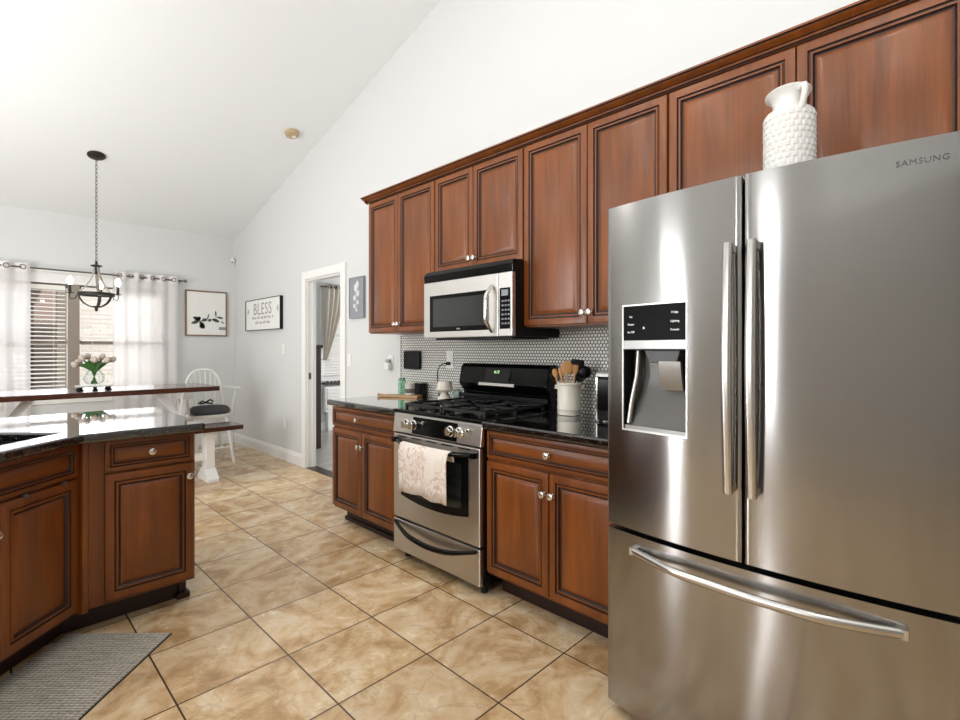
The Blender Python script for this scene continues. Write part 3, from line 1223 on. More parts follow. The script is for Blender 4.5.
# dispenser
ya = min(fy(HX0), fy(HX1))
yb0, yb1 = fy(HX0), fy(HX1)
m = MB()
b_ = .0035
def slant(x, e=0):
    return yb0 + (yb1 - yb0) * (x - HX0) / (HX1 - HX0) + e
# bezel frame
for (x0, x1, z0, z1) in ((HX0 - .002, HX0 + b_, HZ0 - .002, HZ1 + .002), (HX1 - b_, HX1 + .0008, HZ0 - .002, HZ1 + .002), (HX0 + b_, HX1 - b_, HZ0 - .002, HZ0 + b_), (HX0 + b_, HX1 - b_, HZ1 - b_, HZ1 + .002)):
    m.prism([(x0, slant(x0, -.003)), (x1, slant(x1, -.003)), (x1, slant(x1, .03)), (x0, slant(x0, .03))], z0, z1, 'z')
ds = m.build('dispenser', M['steel_light'], dl)
m = MB()
zc = 1.312
m.prism([(HX0 + b_, slant(HX0 + b_, -.001)), (HX1 - b_, slant(HX1 - b_, -.001)), (HX1 - b_, slant(HX1, .03)), (HX0 + b_, slant(HX0, .03))], zc, HZ1 - b_, 'z')
cpn = m.build('control_glass', M['panel_black'], ds)
cpn['label'] = 'black glass control panel'
m = MB()
m.prism([(HX0 + b_, slant(HX0 + b_, -.002)), (HX1 - b_, slant(HX1 - b_, -.002)), (HX1 - b_, slant(HX1, .03)), (HX0 + b_, slant(HX0, .03))], 1.284, zc, 'z')
m.build('button_strip', M['silver'], ds)
m = MB()
for x0 in (.155, .192):
    m.prism([(x0, slant(x0, -.0035)), (x0 + .028, slant(x0 + .028, -.0035)), (x0 + .028, slant(x0 + .028, .0)), (x0, slant(x0, 0))], 1.291, 1.305, 'z')
m.build('button', M['steel_light'], ds)
# recess: five walls
m = MB()
yr = .058
m.prism([(HX0 + b_, slant(HX0 + b_, .004)), (HX0 + b_ + .002, slant(HX0 + b_, .004)), (HX0 + b_ + .002, yr), (HX0 + b_, yr)], HZ0 + b_, 1.284, 'z')
m.prism([(HX1 - b_ - .002, slant(HX1 - b_, .004)), (HX1 - b_, slant(HX1 - b_, .004)), (HX1 - b_, yr), (HX1 - b_ - .002, yr)], HZ0 + b_, 1.284, 'z')
m.prism([(HX0 + b_, slant(HX0, .004)), (HX1 - b_, slant(HX1, .004)), (HX1 - b_, yr), (HX0 + b_, yr)], 1.280, 1.284, 'z')
m.build('recess_side', M['black_satin'], ds)
m = MB()
# curved steel back, sloping forward to the bottom
rr = []
for i in range(9):
    u = i / 8
    z = 1.28 - u * (1.28 - HZ0 - .016)
    y = yr - .004 - .052 * max(0, (u - .35) / .65) ** 1.5
    rr.append([(HX0 + b_ + .003, y, z), (HX1 - b_ - .003, y, z), (HX1 - b_ - .003, y + .003, z), (HX0 + b_ + .003, y + .003, z)])
m.loft(rr)
m.build('recess_back', M['recess'], ds, smooth=40)
m = MB().prism([(HX0 + b_, slant(HX0, .004)), (HX1 - b_, slant(HX1, .004)), (HX1 - b_, yr), (HX0 + b_, yr)], HZ0 + b_, HZ0 + .016, 'z')
m.build('drip_tray', M['silver'], ds)
m = MB().loft([[(.135, .005, 1.28), (.262, -.002, 1.28), (.262, .055, 1.28), (.135, .055, 1.28)], [(.155, .006, 1.238), (.25, 0, 1.238), (.25, .055, 1.238), (.155, .055, 1.238)]])
m.build('spout_housing', M['gunmetal'], ds, bevel=.003)
m = MB().loft([[(.190, .0, 1.243), (.262, -.004, 1.243), (.262, .012, 1.243), (.190, .014, 1.243)], [(.186, .006, 1.19), (.264, .002, 1.19), (.264, .016, 1.19), (.186, .02, 1.19)], [(.192, .024, 1.148), (.262, .02, 1.148), (.262, .03, 1.148), (.192, .034, 1.148)]])
m.build('ice_paddle', M['silver'], ds, smooth=30)
m = MB().tube([(.105, .03, 1.28), (.105, .02, 1.2), (.09, .008, 1.1), (.084, .0, 1.03)], .010, 8)
m.build('recess_rib', M['steel'], ds, smooth=50)
for (bx_, bz, s_) in ((.10, 1.392, 'Ice'), (.10, 1.366, 'Water'), (.10, 1.34, 'Ice Off'), (.258, 1.40, 'Fridge'), (.258, 1.372, 'Lighting'), (.258, 1.345, 'Freezer')):
    m = MB()
    m.add_mesh(text_mesh(s_, .0095, .0003), Matrix.Translation((bx_, slant(bx_, -.0016), bz)) @ Matrix.Rotation(math.atan2(yb1 - yb0, HX1 - HX0), 4, 'Z') @ Matrix.Rotation(PI / 2, 4, 'X'))
    m.build('panel_lettering', M['panel_text'], cpn, fix=False)
MB().box(.146, .151, slant(.148, -.0024), slant(.148, 0), 1.35, 1.357).build('indicator_light', M['blue_led'], cpn)


# door handles: flattened bowed bars
def fridge_bar(x, z0, z1, parent, name):
    n = 22
    rings = []
    for i in range(n + 1):
        u = i / n
        z = z0 + (z1 - z0) * u
        b = math.sin(PI * u)
        yo = fy(x) - .036 - .016 * b
        w = .0125 + .0015 * b
        t_ = .009
        rings.append([(x + w * math.copysign(abs(math.cos(a)) ** .7, math.cos(a)), yo + t_ * math.copysign(abs(math.sin(a)) ** .7, math.sin(a)), z) for a in [2 * PI * k / 14 for k in range(14)]])
    m = MB().loft(rings)
    for z in (z0 + .012, z1 - .012):
        m.box(x - .008, x + .008, fy(x) - .036, fy(x) + .004, z - .011, z + .011)
    return m.build(name, M['handle_steel'], parent, smooth=45)


fridge_bar(.4285, .872, 1.585, dl, 'door_handle')
fridge_bar(.4900, .872, 1.585, drt, 'door_handle')
n = 30
rings = []
for i in range(n + 1):
    u = i / n
    x = .115 + (.805 - .115) * u
    e = min(u, 1 - u)
    yo = fy(x) - .012 - .034 * min(1, math.sin(PI * u) * 1.6)
    r = .0135
    z = .606 - .006 * math.sin(PI * u)
    rings.append([(x, yo + r * .8 * math.cos(a), z + r * math.sin(a)) for a in [2 * PI * k / 12 for k in range(12)]])
m = MB().loft(rings)
for x in (.118, .802):
    m.box(x - .012, x + .012, fy(x) - .02, fy(x) + .004, .594, .618)
m.build('drawer_handle', M['handle_steel'], dz, smooth=45)
# lettering
m = MB()
sx = FY - .068
m.add_mesh(text_mesh('SAMSUNG', .0195, .0008, 1.12), Matrix.Translation((sx, fy(sx) - .0008, 1.726)) @ Matrix.Rotation(math.atan(.084 * (sx - FWD / 2) / (FWD / 2) ** 2), 4, 'Z') @ Matrix.Rotation(PI / 2, 4, 'X'))
m.build('door_lettering', M['gunmetal'], drt, fix=False)
for x in (.05, FWD - .05):
    bx(x - .035, x + .035, -.0 + .02, .16, 1.7805 - .028, 1.79).build('hinge_cover', M['gunmetal'], fr, bevel=.006)
bx(.42, .50, .02, .14, 1.752, 1.787).build('hinge_cover', M['gunmetal'], fr, bevel=.008)
for x in (.04, FWD - .04):
    m = MB().lathe([(.03, -.012), (.03, .012)], (x, .12, .03), 'x', 16)
    m.build('roller', M['black_rubber'], fr, smooth=40)
bx(.02, FWD - .02, .06, .085, .012, .05).build('kick_grille', M['black_satin'], fr)

# pitcher on the refrigerator
px_, py_, pz_ = 1.80, .393, 1.7525
t = thing('pitcher', 'white ceramic pitcher with a pressed grid texture on the refrigerator top', 'pitcher', (px_, py_, pz_))
m = MB()
seg = 176
PS = 1.13


def pz_map(z):
    return z * 1.3 if z < .18 else .234 + (z - .18) * .62


prof = [(.040, 0), (.068, .002), (.0705, .008)]
for k in range(1, 91):
    prof.append((.0705, .008 + .172 * k / 90))
prof += [(.069, .186), (.063, .197), (.054, .206), (.047, .216), (.0445, .23), (.046, .245), (.051, .262), (.058, .275), (.061, .280), (.0605, .283), (.055, .276), (.049, .262), (.042, .245), (.040, .225), (.04, .2)]
rings = []
for r, z in prof:
    ring = []
    for k in range(seg):
        a = 2 * PI * k / seg
        rr_ = r
        if .012 < z < .178 and r > .07:
            row = int(z / .0128)
            ph = (z / .0128) % 1
            cph = (a / (2 * PI) * 22 + .5 * (row % 2)) % 1
            if .22 < ph < .86 and .18 < cph < .80:
                rr_ += .0020
        zz = z
        if z > .24:
            zz = z + (z - .24) * .28 * math.cos(a - math.radians(215))
            rr_ = r * (1 + .10 * ((z - .24) / .04) * max(0, math.cos(a - math.radians(110))))
        ring.append((px_ + rr_ * math.cos(a), py_ + rr_ * math.sin(a), pz_ + pz_map(zz) * PS))
    rings.append(ring)
m.loft(rings)
m.build('pitcher_body', M['white_gloss'], t, True, smooth=28)
ha = math.radians(222)
hv = Vector((math.cos(ha), math.sin(ha), 0))
c0 = Vector((px_, py_, pz_))
hp = [c0 + hv * r + Vector((0, 0, pz_map(z) * PS)) for r, z in ((.055, .270), (.067, .275), (.079, .270), (.083, .255), (.080, .232), (.074, .210), (.068, .192), (.062, .180))]
MB().tube(hp, [.008, .0085, .009, .009, .009, .009, .0095, .01], 10).build('pitcher_handle', M['white_gloss'], t, True, smooth=50)

# ================================================================== COUNTER ITEMS, right
cx, cy = 2.335, 1.585
CT = .9155
t = thing('utensil_crock', 'white ceramic utensil crock with two small lug handles on the right countertop', 'crock', (cx, cy, CT))
m = MB().lathe([(.055, 0), (.064, .002), (.065, .008), (.065, .03), (.067, .033), (.065, .036), (.065, .165), (.068, .168), (.069, .180), (.066, .183), (.061, .180), (.060, .02), (.03, .012)], (cx, cy, CT), 'z', 40)
m.build('crock_body', M['cream_gloss'], t, True, smooth=40)
for s_ in (-1, 1):
    v = Vector((.567, -.825, 0)) * s_
    c = Vector((cx, cy, CT + .156))
    MB().tube([c + v * .062 + Vector((0, 0, .006)), c + v * .078 + Vector((0, 0, .004)), c + v * .081 - Vector((0, 0, .004)), c + v * .062 - Vector((0, 0, .008))], .007, 8).build('lug_handle', M['cream_gloss'], t, True, smooth=50)


def utensil(name, label, dx, lean, ln, head, mat, cat, dz=.014):
    """dx: offset across the view, lean: lateral lean; made in a local frame facing the room"""
    rv = Vector((.567, -.825, 0))
    fv = Vector((.825, .567, 0))
    base = Vector((cx, cy, CT + dz)) + rv * dx * .45 + fv * head.get('back', 0)
    d_ = (rv * lean + Vector((0, 0, 1))).normalized()
    t = thing(name, label, cat, tuple(base))
    top = base + d_ * ln
    MB().tube([base, base + d_ * ln * .5, top], [.0045, .005, .0055], 8).build('handle', mat, t, True, smooth=50)
    m = MB()
    hw, hh, kind = head['w'], head['h'], head['k']
    rings = []
    N = 9
    side = d_.cross(fv).normalized()
    for i in range(N + 1):
        u = i / N
        if kind == 'oval':
            w = hw * math.sqrt(max(.02, 1 - (2 * u - 1) ** 2)) + .003
        elif kind == 'flat':
            w = hw * (.35 + .65 * min(1, u * 2.2)) * (1 if u < .93 else .85)
        elif kind == 'ladle':
            w = hw * math.sqrt(max(.03, 1 - (2 * u - 1) ** 2)) + .003
        c = top + d_ * (hh * u - .006)
        dep = .0035 if kind != 'ladle' else .018 * math.sqrt(max(.05, 1 - (2 * u - 1) ** 2))
        rings.append([c + side * w * math.cos(a) + fv * dep * math.sin(a) for a in [2 * PI * k / 10 for k in range(10)]])
    m.loft(rings)
    m.build('head', mat, t, True, smooth=60)
    return t


utensil('wooden_spoon', 'wooden spoon with a large oval bowl, tallest in the crock', -.010, -.03, 0.217, dict(w=.031, h=.078, k='oval', back=-.015), M['spoon'], 'spoon')
utensil('wooden_spatula', 'flat wooden spatula standing right of the tall spoon in the crock', .022, .10, 0.212, dict(w=.016, h=.062, k='flat', back=-.01), M['spoon'], 'spatula')
utensil('wooden_spoon', 'narrow wooden spoon leaning to the left in the crock', -.052, -.25, 0.207, dict(w=.012, h=.05, k='oval', back=.0), M['spoon'], 'spoon')
utensil('wooden_fork', 'slim wooden turner between the leaning spoon and the tall spoon', -.032, -.14, 0.202, dict(w=.013, h=.055, k='flat', back=-.002), M['spoon'], 'turner')
utensil('slotted_turner', 'black turner at the far left of the crock with a pale edge', -.072, -.30, 0.182, dict(w=.014, h=.05, k='flat', back=.02), M['black_satin'], 'turner')
utensil('ladle', 'black ladle leaning right, outermost in the crock', .052, .27, 0.205, dict(w=.036, h=.070, k='ladle', back=.005), M['black_satin'], 'ladle')
utensil('black_spatula', 'black wide spatula behind the wooden one, right side of the crock', .03, .12, 0.215, dict(w=.038, h=.090, k='flat', back=.02), M['black_satin'], 'spatula')
utensil('serving_spoon', 'black oval serving spoon between the spatula and the ladle in the crock', .042, .20, 0.180, dict(w=.034, h=.095, k='oval', back=.018), M['black_satin'], 'spoon')

# black appliance at the refrigerator's side
ax0, ax1, ay0, ay1 = 2.20, 2.40, 1.10, 1.335
t = thing('toaster', 'black countertop toaster with a silver top, half hidden by the refrigerator', 'toaster', ((ax0 + ax1) / 2, (ay0 + ay1) / 2, CT))
bx(ax0, ax1, ay0, ay1, CT + .008, 1.145).build('toaster_body', M['black_gloss'], t, True, bevel=.015, bseg=3)
m = MB()
rings = []
for z, i in ((1.145, .002), (1.160, .002), (1.172, .012), (1.178, .03)):
    rings.append([(ax0 + i, ay0 + i, z), (ax1 - i, ay0 + i, z), (ax1 - i, ay1 - i, z), (ax0 + i, ay1 - i, z)])
m.loft(rings)
m.build('toaster_top', M['silver'], t, True, smooth=20)
bx(ax0 - .002, ax0 + .006, ay1 - .012, ay1 - .004, CT + .01, 1.14).build('chrome_edge', M['chrome'], t, True)
for x in (ax0 + .02, ax1 - .02):
    for y in (ay0 + .02, ay1 - .02):
        MB().lathe([(.01, 0), (.01, .009)], (x, y, CT), 'z', 10).build('foot', M['black_rubber'], t, True)

# ================================================================== COUNTER ITEMS, left
t = thing('smart_display', 'black tablet screen mounted on the backsplash left of the range', 'screen', (2.46, 3.19, 1.13))
bx(2.452, 2.4863, 3.09, 3.285, 1.125, 1.272).build('screen_case', M['black_satin'], t, True, bevel=.004)
bx(2.4505, 2.4535, 3.10, 3.275, 1.135, 1.262).build('screen_glass', M['black_gloss'], t, True)
t = thing('outlet', 'white outlet plate on the backsplash behind the cream warmer', 'outlet', (2.486, 2.78, 1.15))
bx(2.4825, 2.4863, 2.715, 2.79, 1.14, 1.275).build('cover_plate', M['plastic_white'], t, True, bevel=.0015)
for z in (1.178, 1.237):
    bx(2.4805, 2.484, 2.735, 2.770, z - .015, z + .015).build('socket', M['plastic_white'], t, True, bevel=.004)
t = thing('plug_cord', 'black plug and cord running from the backsplash outlet to the cream warmer', 'cord', (2.47, 2.76, 1.05))
bx(2.452, 2.4805, 2.738, 2.766, 1.166, 1.19).build('plug', M['black_satin'], t, True, bevel=.004)
MB().tube([(2.452, 2.752, 1.178), (2.435, 2.765, 1.178), (2.425, 2.80, 1.160), (2.42, 2.82, 1.12), (2.418, 2.815, 1.06), (2.415, 2.80, 1.0), (2.41, 2.79, .94), (2.38, 2.75, .925), (2.33, 2.665, .9195)], .004, 6).build('cord', M['black_satin'], t, True, smooth=60)
wx, wy = 2.30, 2.60
t = thing('wax_warmer', 'cream ceramic warmer with a flared base and lamp shade top beside the range', 'warmer', (wx, wy, CT))
MB().lathe([(.04, 0), (.056, .003), (.057, .012), (.048, .028), (.030, .048), (.022, .062), (.018, .07)], (wx, wy, CT), 'z', 28).build('base', M['cream_gloss'], t, True, smooth=45)
MB().lathe([(.018, .068), (.030, .074), (.066, .082), (.068, .087), (.060, .092), (.056, .096), (.048, .142), (.045, .146), (.02, .146)], (wx, wy, CT), 'z', 28).build('shade', M['cream_gloss'], t, True, smooth=40)
t = thing('patterned_ornament', 'small teal and white patterned ornament right of the cream warmer', 'ornament', (2.38, 2.555, CT))
m = MB().sphere((2.38, 2.555, CT + .052), .034, 16, (1, 1, 1.1))
m.build('ornament_body', M['teal'], t, True, smooth=60)
MB().lathe([(.02, 0), (.022, .004), (.012, .016), (.012, .022)], (2.38, 2.555, CT), 'z', 16).build('foot', M['white_gloss'], t, True, smooth=40)
# board with mug
t = thing('cutting_board', 'narrow pale wooden board lying on the left countertop under the mug', 'board', (2.30, 3.07, CT))
m = MB().box(-.17, .13, -.05, .05, 0, .018)
m.build('board', M['board'], t, bevel=.004)
MB().tube([(-.17, 0, .010), (-.20, 0, .012), (-.225, 0, .016)], [.012, .011, .013], 8).build('board_handle', M['board'], t, smooth=50)
t.rotation_euler = (0, 0, math.radians(-62))
ROOTM[t.name] = Matrix.Translation((2.30, 3.07, CT)) @ Matrix.Rotation(math.radians(-62), 4, 'Z')
mx_, my_ = 2.315, 3.02
t = thing('mug', 'cream mug with dark lettering standing on the wooden board', 'mug', (mx_, my_, CT + .0185))
z0 = CT + .0185
MB().lathe([(.03, 0), (.036, .003), (.037, .01), (.037, .086), (.0385, .09), (.036, .09), (.034, .085), (.033, .01), (.01, .008)], (mx_, my_, z0), 'z', 28).build('mug_body', M['mug'], t, True, smooth=40)
v = Vector((.5, .85, 0))
c = Vector((mx_, my_, z0 + .045))
MB().tube([c + v * .034 + Vector((0, 0, .028)), c + v * .055 + Vector((0, 0, .022)), c + v * .062, c + v * .055 - Vector((0, 0, .022)), c + v * .034 - Vector((0, 0, .028))], .005, 8).build('mug_handle', M['mug'], t, True, smooth=50)
m = MB()
m.lathe([(.0374, .018), (.0374, .05)], (mx_, my_, z0), 'z', 28, cap=False)
m.build('dark_band', plain('mug_band', '#5b514a', .5, var=.5, scale=90), t, True)
t = thing('green_bottle', 'pale green glass block jar at the end of the left countertop', 'jar', (2.37, 3.20, CT))
bx(2.35, 2.395, 3.175, 3.22, CT, CT + .13).build('jar_body', M['green_glass'], t, True, bevel=.004)
bx(2.354, 2.391, 3.179, 3.216, CT + .13, CT + .142).build('jar_lid', M['green_glass'], t, True)
t = thing('spice_tin', 'small black tin behind the mug on the left countertop', 'tin', (2.43, 3.06, CT))
bx(2.395, 2.465, 3.0, 3.115, CT, CT + .095).build('tin_body', M['black_satin'], t, True, bevel=.004)
bx(2.393, 2.467, 2.998, 3.117, CT + .095, CT + .105).build('tin_lid', M['black_gloss'], t, True)
# wall plates
def plate(x, y, z, w, h, label, cat, toggle):
    t = thing(cat.replace(' ', '_'), label, cat, (x, y, z - h / 2))
    bx(x - .006, x - .0005, y - w / 2, y + w / 2, z - h / 2, z + h / 2).build('cover_plate', M['plastic_white'], t, True, bevel=.002)
    if toggle == 'switch':
        bx(x - .009, x - .005, y - .017, y + .017, z - .033, z + .033).build('rocker', M['plastic_white'], t, True, bevel=.0015)
    else:
        for dz in (-.02, .02):
            bx(x - .008, x - .005, y - .016, y + .016, z + dz - .013, z + dz + .013).build('socket', M['plastic_white'], t, True, bevel=.003)
    return t


plate(XW, 5.646, 1.29, .075, .12, 'white light switch plate on the wall below the sign', 'light switch', 'switch')
plate(XW, 5.62, .42, .075, .12, 'white outlet plate low on the wall near the baseboard', 'outlet', 'outlet')
plate(XW, 4.205, 1.18, .075, .12, 'white light switch plate beside the door casing', 'light switch', 'switch')
plate(XW, 3.525, 1.175, .075, .12, 'white outlet plate on the wall left of the backsplash', 'outlet', 'outlet')
t = thing('air_freshener', 'white plug-in air freshener on the outlet beside the backsplash', 'air freshener', (XW - .04, 3.53, 1.10))
bx(XW - .05, XW - .0085, 3.495, 3.565, 1.105, 1.17).build('freshener_body', M['plastic_white'], t, True, bevel=.012, bseg=3)
bx(XW - .042, XW - .014, 3.51, 3.55, 1.17, 1.20).build('refill_bottle', M['silver'], t, True, bevel=.005)

# ================================================================== WALL ART
# rectangular picture hung on right wall: local frame facing -x
def wall_art(name, label, cat, y0, y1, z0, z1, th, fw, frame_m, paper_m, x=XW):
    t = thing(name, label, cat, (x - .0005, y1, z0), rR)
    w, h = y1 - y0, z1 - z0
    m = MB()
    m.box(0, w, -th, 0, 0, fw).box(0, w, -th, 0, h - fw, h).box(0, fw, -th, 0, fw, h - fw).box(w - fw, w, -th, 0, fw, h - fw)
    m.build('frame', frame_m, t, bevel=.002)
    pp = bx(fw, w - fw, -th * .75, -.002, fw, h - fw).build('panel', paper_m, t)
    return t, pp, w, h, -th * .75


t, pp, w, h, yy = wall_art('wall_sign', 'white framed BLESS sign on the right wall beside the doorway', 'sign', 5.667, 6.72, 1.525, 1.915, .04, .007, M['black_satin'], M['paper'])
m = MB()
m.add_mesh(text_mesh('BLESS', .21, .001, 1.1), txt_front(w / 2, yy - .0015, h * .66))
m.build('lettering', M['ink'], pp, fix=False)
random.seed(2)
m = MB()
for zz, x0, x1 in ((h * .40, w * .20, w * .80), (h * .24, w * .30, w * .70)):
    x = x0
    while x < x1:
        l = random.uniform(.05, .12)
        pts = [(min(x + l * i / 8, x1), yy - .001, zz + .018 * math.sin(i * 2.2 + x * 9)) for i in range(9)]
        m.tube(pts, .004, 5)
        x += l + .03
m.build('script_lines', M['chalk'] if False else plain('pale_ink', '#a9a8a6', .8), pp)
for s_ in (0, 1):
    m = MB()
    cxx = w * .10 if s_ == 0 else w * .90
    for k in range(4):
        a = math.radians(k * 30 - 45) + (PI if s_ == 0 else 0)
        m.tube([(cxx, yy - .001, h * .64), (cxx + .05 * math.cos(a), yy - .001, h * .64 + .05 * math.sin(a))], [.002, .006], 5)
    m.build('sprig', M['ink'], pp)

t, pp, w, h, yy = wall_art('wall_sign', 'grey slate board with a white sprig between the doorway and the cabinets', 'sign', 3.92, 4.165, 1.575, 1.960, .03, .006, M['slate'], M['slate'])
m = MB()
m.tube([(w * .45, yy - .001, h * .18), (w * .5, yy - .001, h * .4), (w * .46, yy - .001, h * .6), (w * .52, yy - .001, h * .85)], .003, 5)
for (u, v_, r) in ((.35, .30, .018), (.6, .38, .016), (.36, .5, .02), (.6, .6, .024), (.45, .74, .03), (.56, .82, .026), (.5, .2, .014)):
    m.sphere((w * u, yy - .001, h * v_), r, 10, (1, .05, 1.3))
m.build('white_sprig', M['chalk'], pp, smooth=60)

# botanical print on the far wall
t = thing('framed_print', 'square botanical leaf print in a thin wooden frame on the far wall', 'picture', (1.886, YF - .0005, 1.463))
w, h, th, fw = .507, .600, .03, .016
m = MB().box(0, w, -th, 0, 0, fw).box(0, w, -th, 0, h - fw, h).box(0, fw, -th, 0, fw, h - fw).box(w - fw, w, -th, 0, fw, h - fw)
m.build('frame', M['frame_wood'], t, bevel=.002)
pp = bx(fw, w - fw, -.02, -.002, fw, h - fw).build('print', M['paper'], t)


def leaf(m, x, z, ang, ln, wd, y=-.0215):
    top = []
    N = 8
    for i in range(N + 1):
        u = i / N
        top.append((u * ln, wd * math.sin(PI * u) ** .8))
    pts = top + [(p[0], -p[1]) for p in top[-2:0:-1]]
    c, s_ = math.cos(ang), math.sin(ang)
    m.prism([(x + c * p[0] - s_ * p[1], z + s_ * p[0] + c * p[1]) for p in pts], y, y + .0012, 'y')


m = MB()
for (x, z, a, l, wd) in ((.17, .205, 150, .09, .026), (.17, .20, 200, .11, .022), (.17, .20, 130, .06, .03), (.17, .20, -60, .12, .028), (.19, .20, 20, .08, .022), (.17, .21, 100, .05, .02), (.27, .20, 30, .05, .02), (.26, .215, 75, .09, .008), (.33, .225, -20, .09, .022), (.32, .215, 10, .05, .016), (.37, .255, 95, .09, .010), (.38, .26, -12, .085, .014), (.43, .20, -30, .05, .008), (.185, .17, -75, .08, .03), (.12, .235, 170, .03, .012)):
    leaf(m, x, z, math.radians(a), l, wd)
m.build('leaf_drawing', M['leaf_ink'], pp)
m = MB().tube([(.10, -.021, .17), (.17, -.021, .205), (.27, -.021, .205), (.33, -.021, .23), (.40, -.021, .26), (.45, -.021, .25)], .003, 5)
m.build('twig_drawing', M['leaf_ink'], pp)
bx(.405, .49, -.0212, -.018, .085, .125).build('grey_caption', M['slate'], pp)

# motion sensor + smoke detector
t = thing('motion_sensor', 'small white oval motion sensor in the corner above the print', 'sensor', (2.47, YF - .03, 2.44))
MB().sphere((2.468, YF - .0292, 2.50), .034, 16, (.85, .85, 1.45)).build('sensor_body', M['plastic_white'], t, True, smooth=60)
MB().sphere((2.452, YF - .05, 2.485), .014, 10).build('sensor_lens', M['silver'], t, True, smooth=60)
sy = 4.80
sl = math.atan(-.268)
smz = ceil_z(sy)
t = thing('smoke_detector', 'round beige smoke detector on the sloped ceiling', 'smoke detector', (2.205, sy, smz))
Rm = Matrix.Translation((2.205, sy, smz - .001)) @ Matrix.Rotation(sl, 4, 'X')
MB().lathe([(.068, 0), (.068, -.012), (.062, -.03), (.045, -.04), (.01, -.042)], (0, 0, 0), 'z', 28).build('detector_body', M['beige_plastic'], t, True, smooth=35, rot=Rm)
MB().lathe([(.02, -.041), (.018, -.046), (.003, -.047)], (.018, 0, 0), 'z', 12).build('test_button', M['plastic_white'], t, True, smooth=35, rot=Rm)

# ================================================================== CHANDELIER
hx, hy = .80, 5.94
hz = ceil_z(hy)
t = thing('chandelier', 'dark bronze orb chandelier with lit candle bulbs hanging above the dining table', 'chandelier', (hx, hy, 1.66))
Rm = Matrix.Translation((hx, hy, hz - .001)) @ Matrix.Rotation(sl, 4, 'X')
MB().lathe([(.072, 0), (.072, -.012), (.06, -.022), (.012, -.03)], (0, 0, 0), 'z', 28).build('canopy', M['bronze'], t, True, smooth=35, rot=Rm)
m = MB()
ztop, zbot = hz - .025, 2.12
nl = 27
for k in range(nl):
    z = ztop - (ztop - zbot) * (k + .5) / nl
    hl = (ztop - zbot) / nl * .66
    a = (k % 2) * PI / 2 + .5
    pts = []
    for i in range(10):
        q = 2 * PI * i / 10
        pts.append((hx + .0085 * math.cos(q) * math.cos(a), hy + .0085 * math.cos(q) * math.sin(a), z + hl * math.sin(q)))
    m.tube(pts, .0022, 5, True)
m.build('chain', M['bronze'], t, True, smooth=60)
MB().lathe([(.006, 2.135), (.01, 2.125), (.012, 2.10), (.045, 2.09), (.048, 2.082), (.02, 2.072), (.012, 2.06), (.012, 2.01), (.004, 2.005)], (hx, hy, 0), 'z', 20).build('hub', M['bronze'], t, True, smooth=35)
RG = .142
ZR = 1.812


def strap(pts, w, th, tang, mat, name):
    """flat strap along pts, width along tang"""
    m = MB()
    rings = []
    P = [Vector(p) for p in pts]
    for i, p in enumerate(P):
        tn = (P[min(i + 1, len(P) - 1)] - P[max(i - 1, 0)]).normalized()
        nb = tang.cross(tn).normalized()
        rings.append([p + tang * w + nb * th, p - tang * w + nb * th, p - tang * w - nb * th, p + tang * w - nb * th])
    m.loft(rings)
    return m.build(name, mat, t, True)


angs = [80, 197, 324]
for a_ in angs:
    a = math.radians(a_ - 7.7)
    dv = Vector((math.cos(a), math.sin(a), 0))
    tv = Vector((-math.sin(a), math.cos(a), 0))
    up = []
    for i in range(13):
        u = i / 12
        r = .018 + (RG - .018) * (u ** 1.9)
        z = 2.078 - (2.078 - ZR) * (u ** .95)
        up.append(Vector((hx, hy, z)) + dv * r)
    strap(up, .014, .003, tv, M['pewter'], 'upper_arm')
    lo = []
    for i in range(13):
        q = PI / 2 * i / 12
        lo.append(Vector((hx, hy, ZR - .125 * math.sin(q))) + dv * (RG - .004) * math.cos(q))
    strap(lo, .013, .004, tv, M['bronze'], 'lower_arm')
    # socket bracket, scroll, cup, candle, bulb
    b0 = Vector((hx, hy, ZR)) + dv * RG
    e = Vector((hx, hy, ZR)) + dv * (RG + .060)
    q = [b0 + Vector((0, 0, .0)), b0 + dv * .02 - Vector((0, 0, .05)), b0 + dv * .055 - Vector((0, 0, .06)), e + dv * .004 - Vector((0, 0, .035)), e]
    MB().tube(q, .004, 6).build('scroll', M['bronze'], t, True, smooth=60)
    MB().lathe([(.006, -.01), (.03, -.004), (.032, 0), (.012, .004), (.011, .075), (.004, .076)], tuple(e), 'z', 16).build('candle_sleeve', M['bronze'], t, True, smooth=35)
    MB().lathe([(.011, .076), (.018, .09), (.023, .108), (.021, .125), (.012, .142), (.003, .152)], tuple(e), 'z', 16).build('bulb', M['bulb'], t, True, smooth=60)
m = MB()
rings = []
N = 40
for i in range(N):
    a = 2 * PI * i / N
    c, s_ = math.cos(a), math.sin(a)
    rings.append([(hx + r * c, hy + r * s_, z) for r, z in ((RG - .004, ZR - .014), (RG + .004, ZR - .014), (RG + .004, ZR + .014), (RG - .004, ZR + .014))])
R_ = [m.verts(r) for r in rings]
for i in range(N):
    A, B = R_[i], R_[(i + 1) % N]
    for k in range(4):
        m.face([A[k], A[(k + 1) % 4], B[(k + 1) % 4], B[k]])
m.build('ring_band', M['bronze'], t, True, smooth=40)
MB().lathe([(.026, 1.700), (.030, 1.690), (.012, 1.68), (.015, 1.668), (.010, 1.655), (.003, 1.648)], (hx, hy, 0), 'z', 16).build('finial', M['bronze'], t, True, smooth=40)

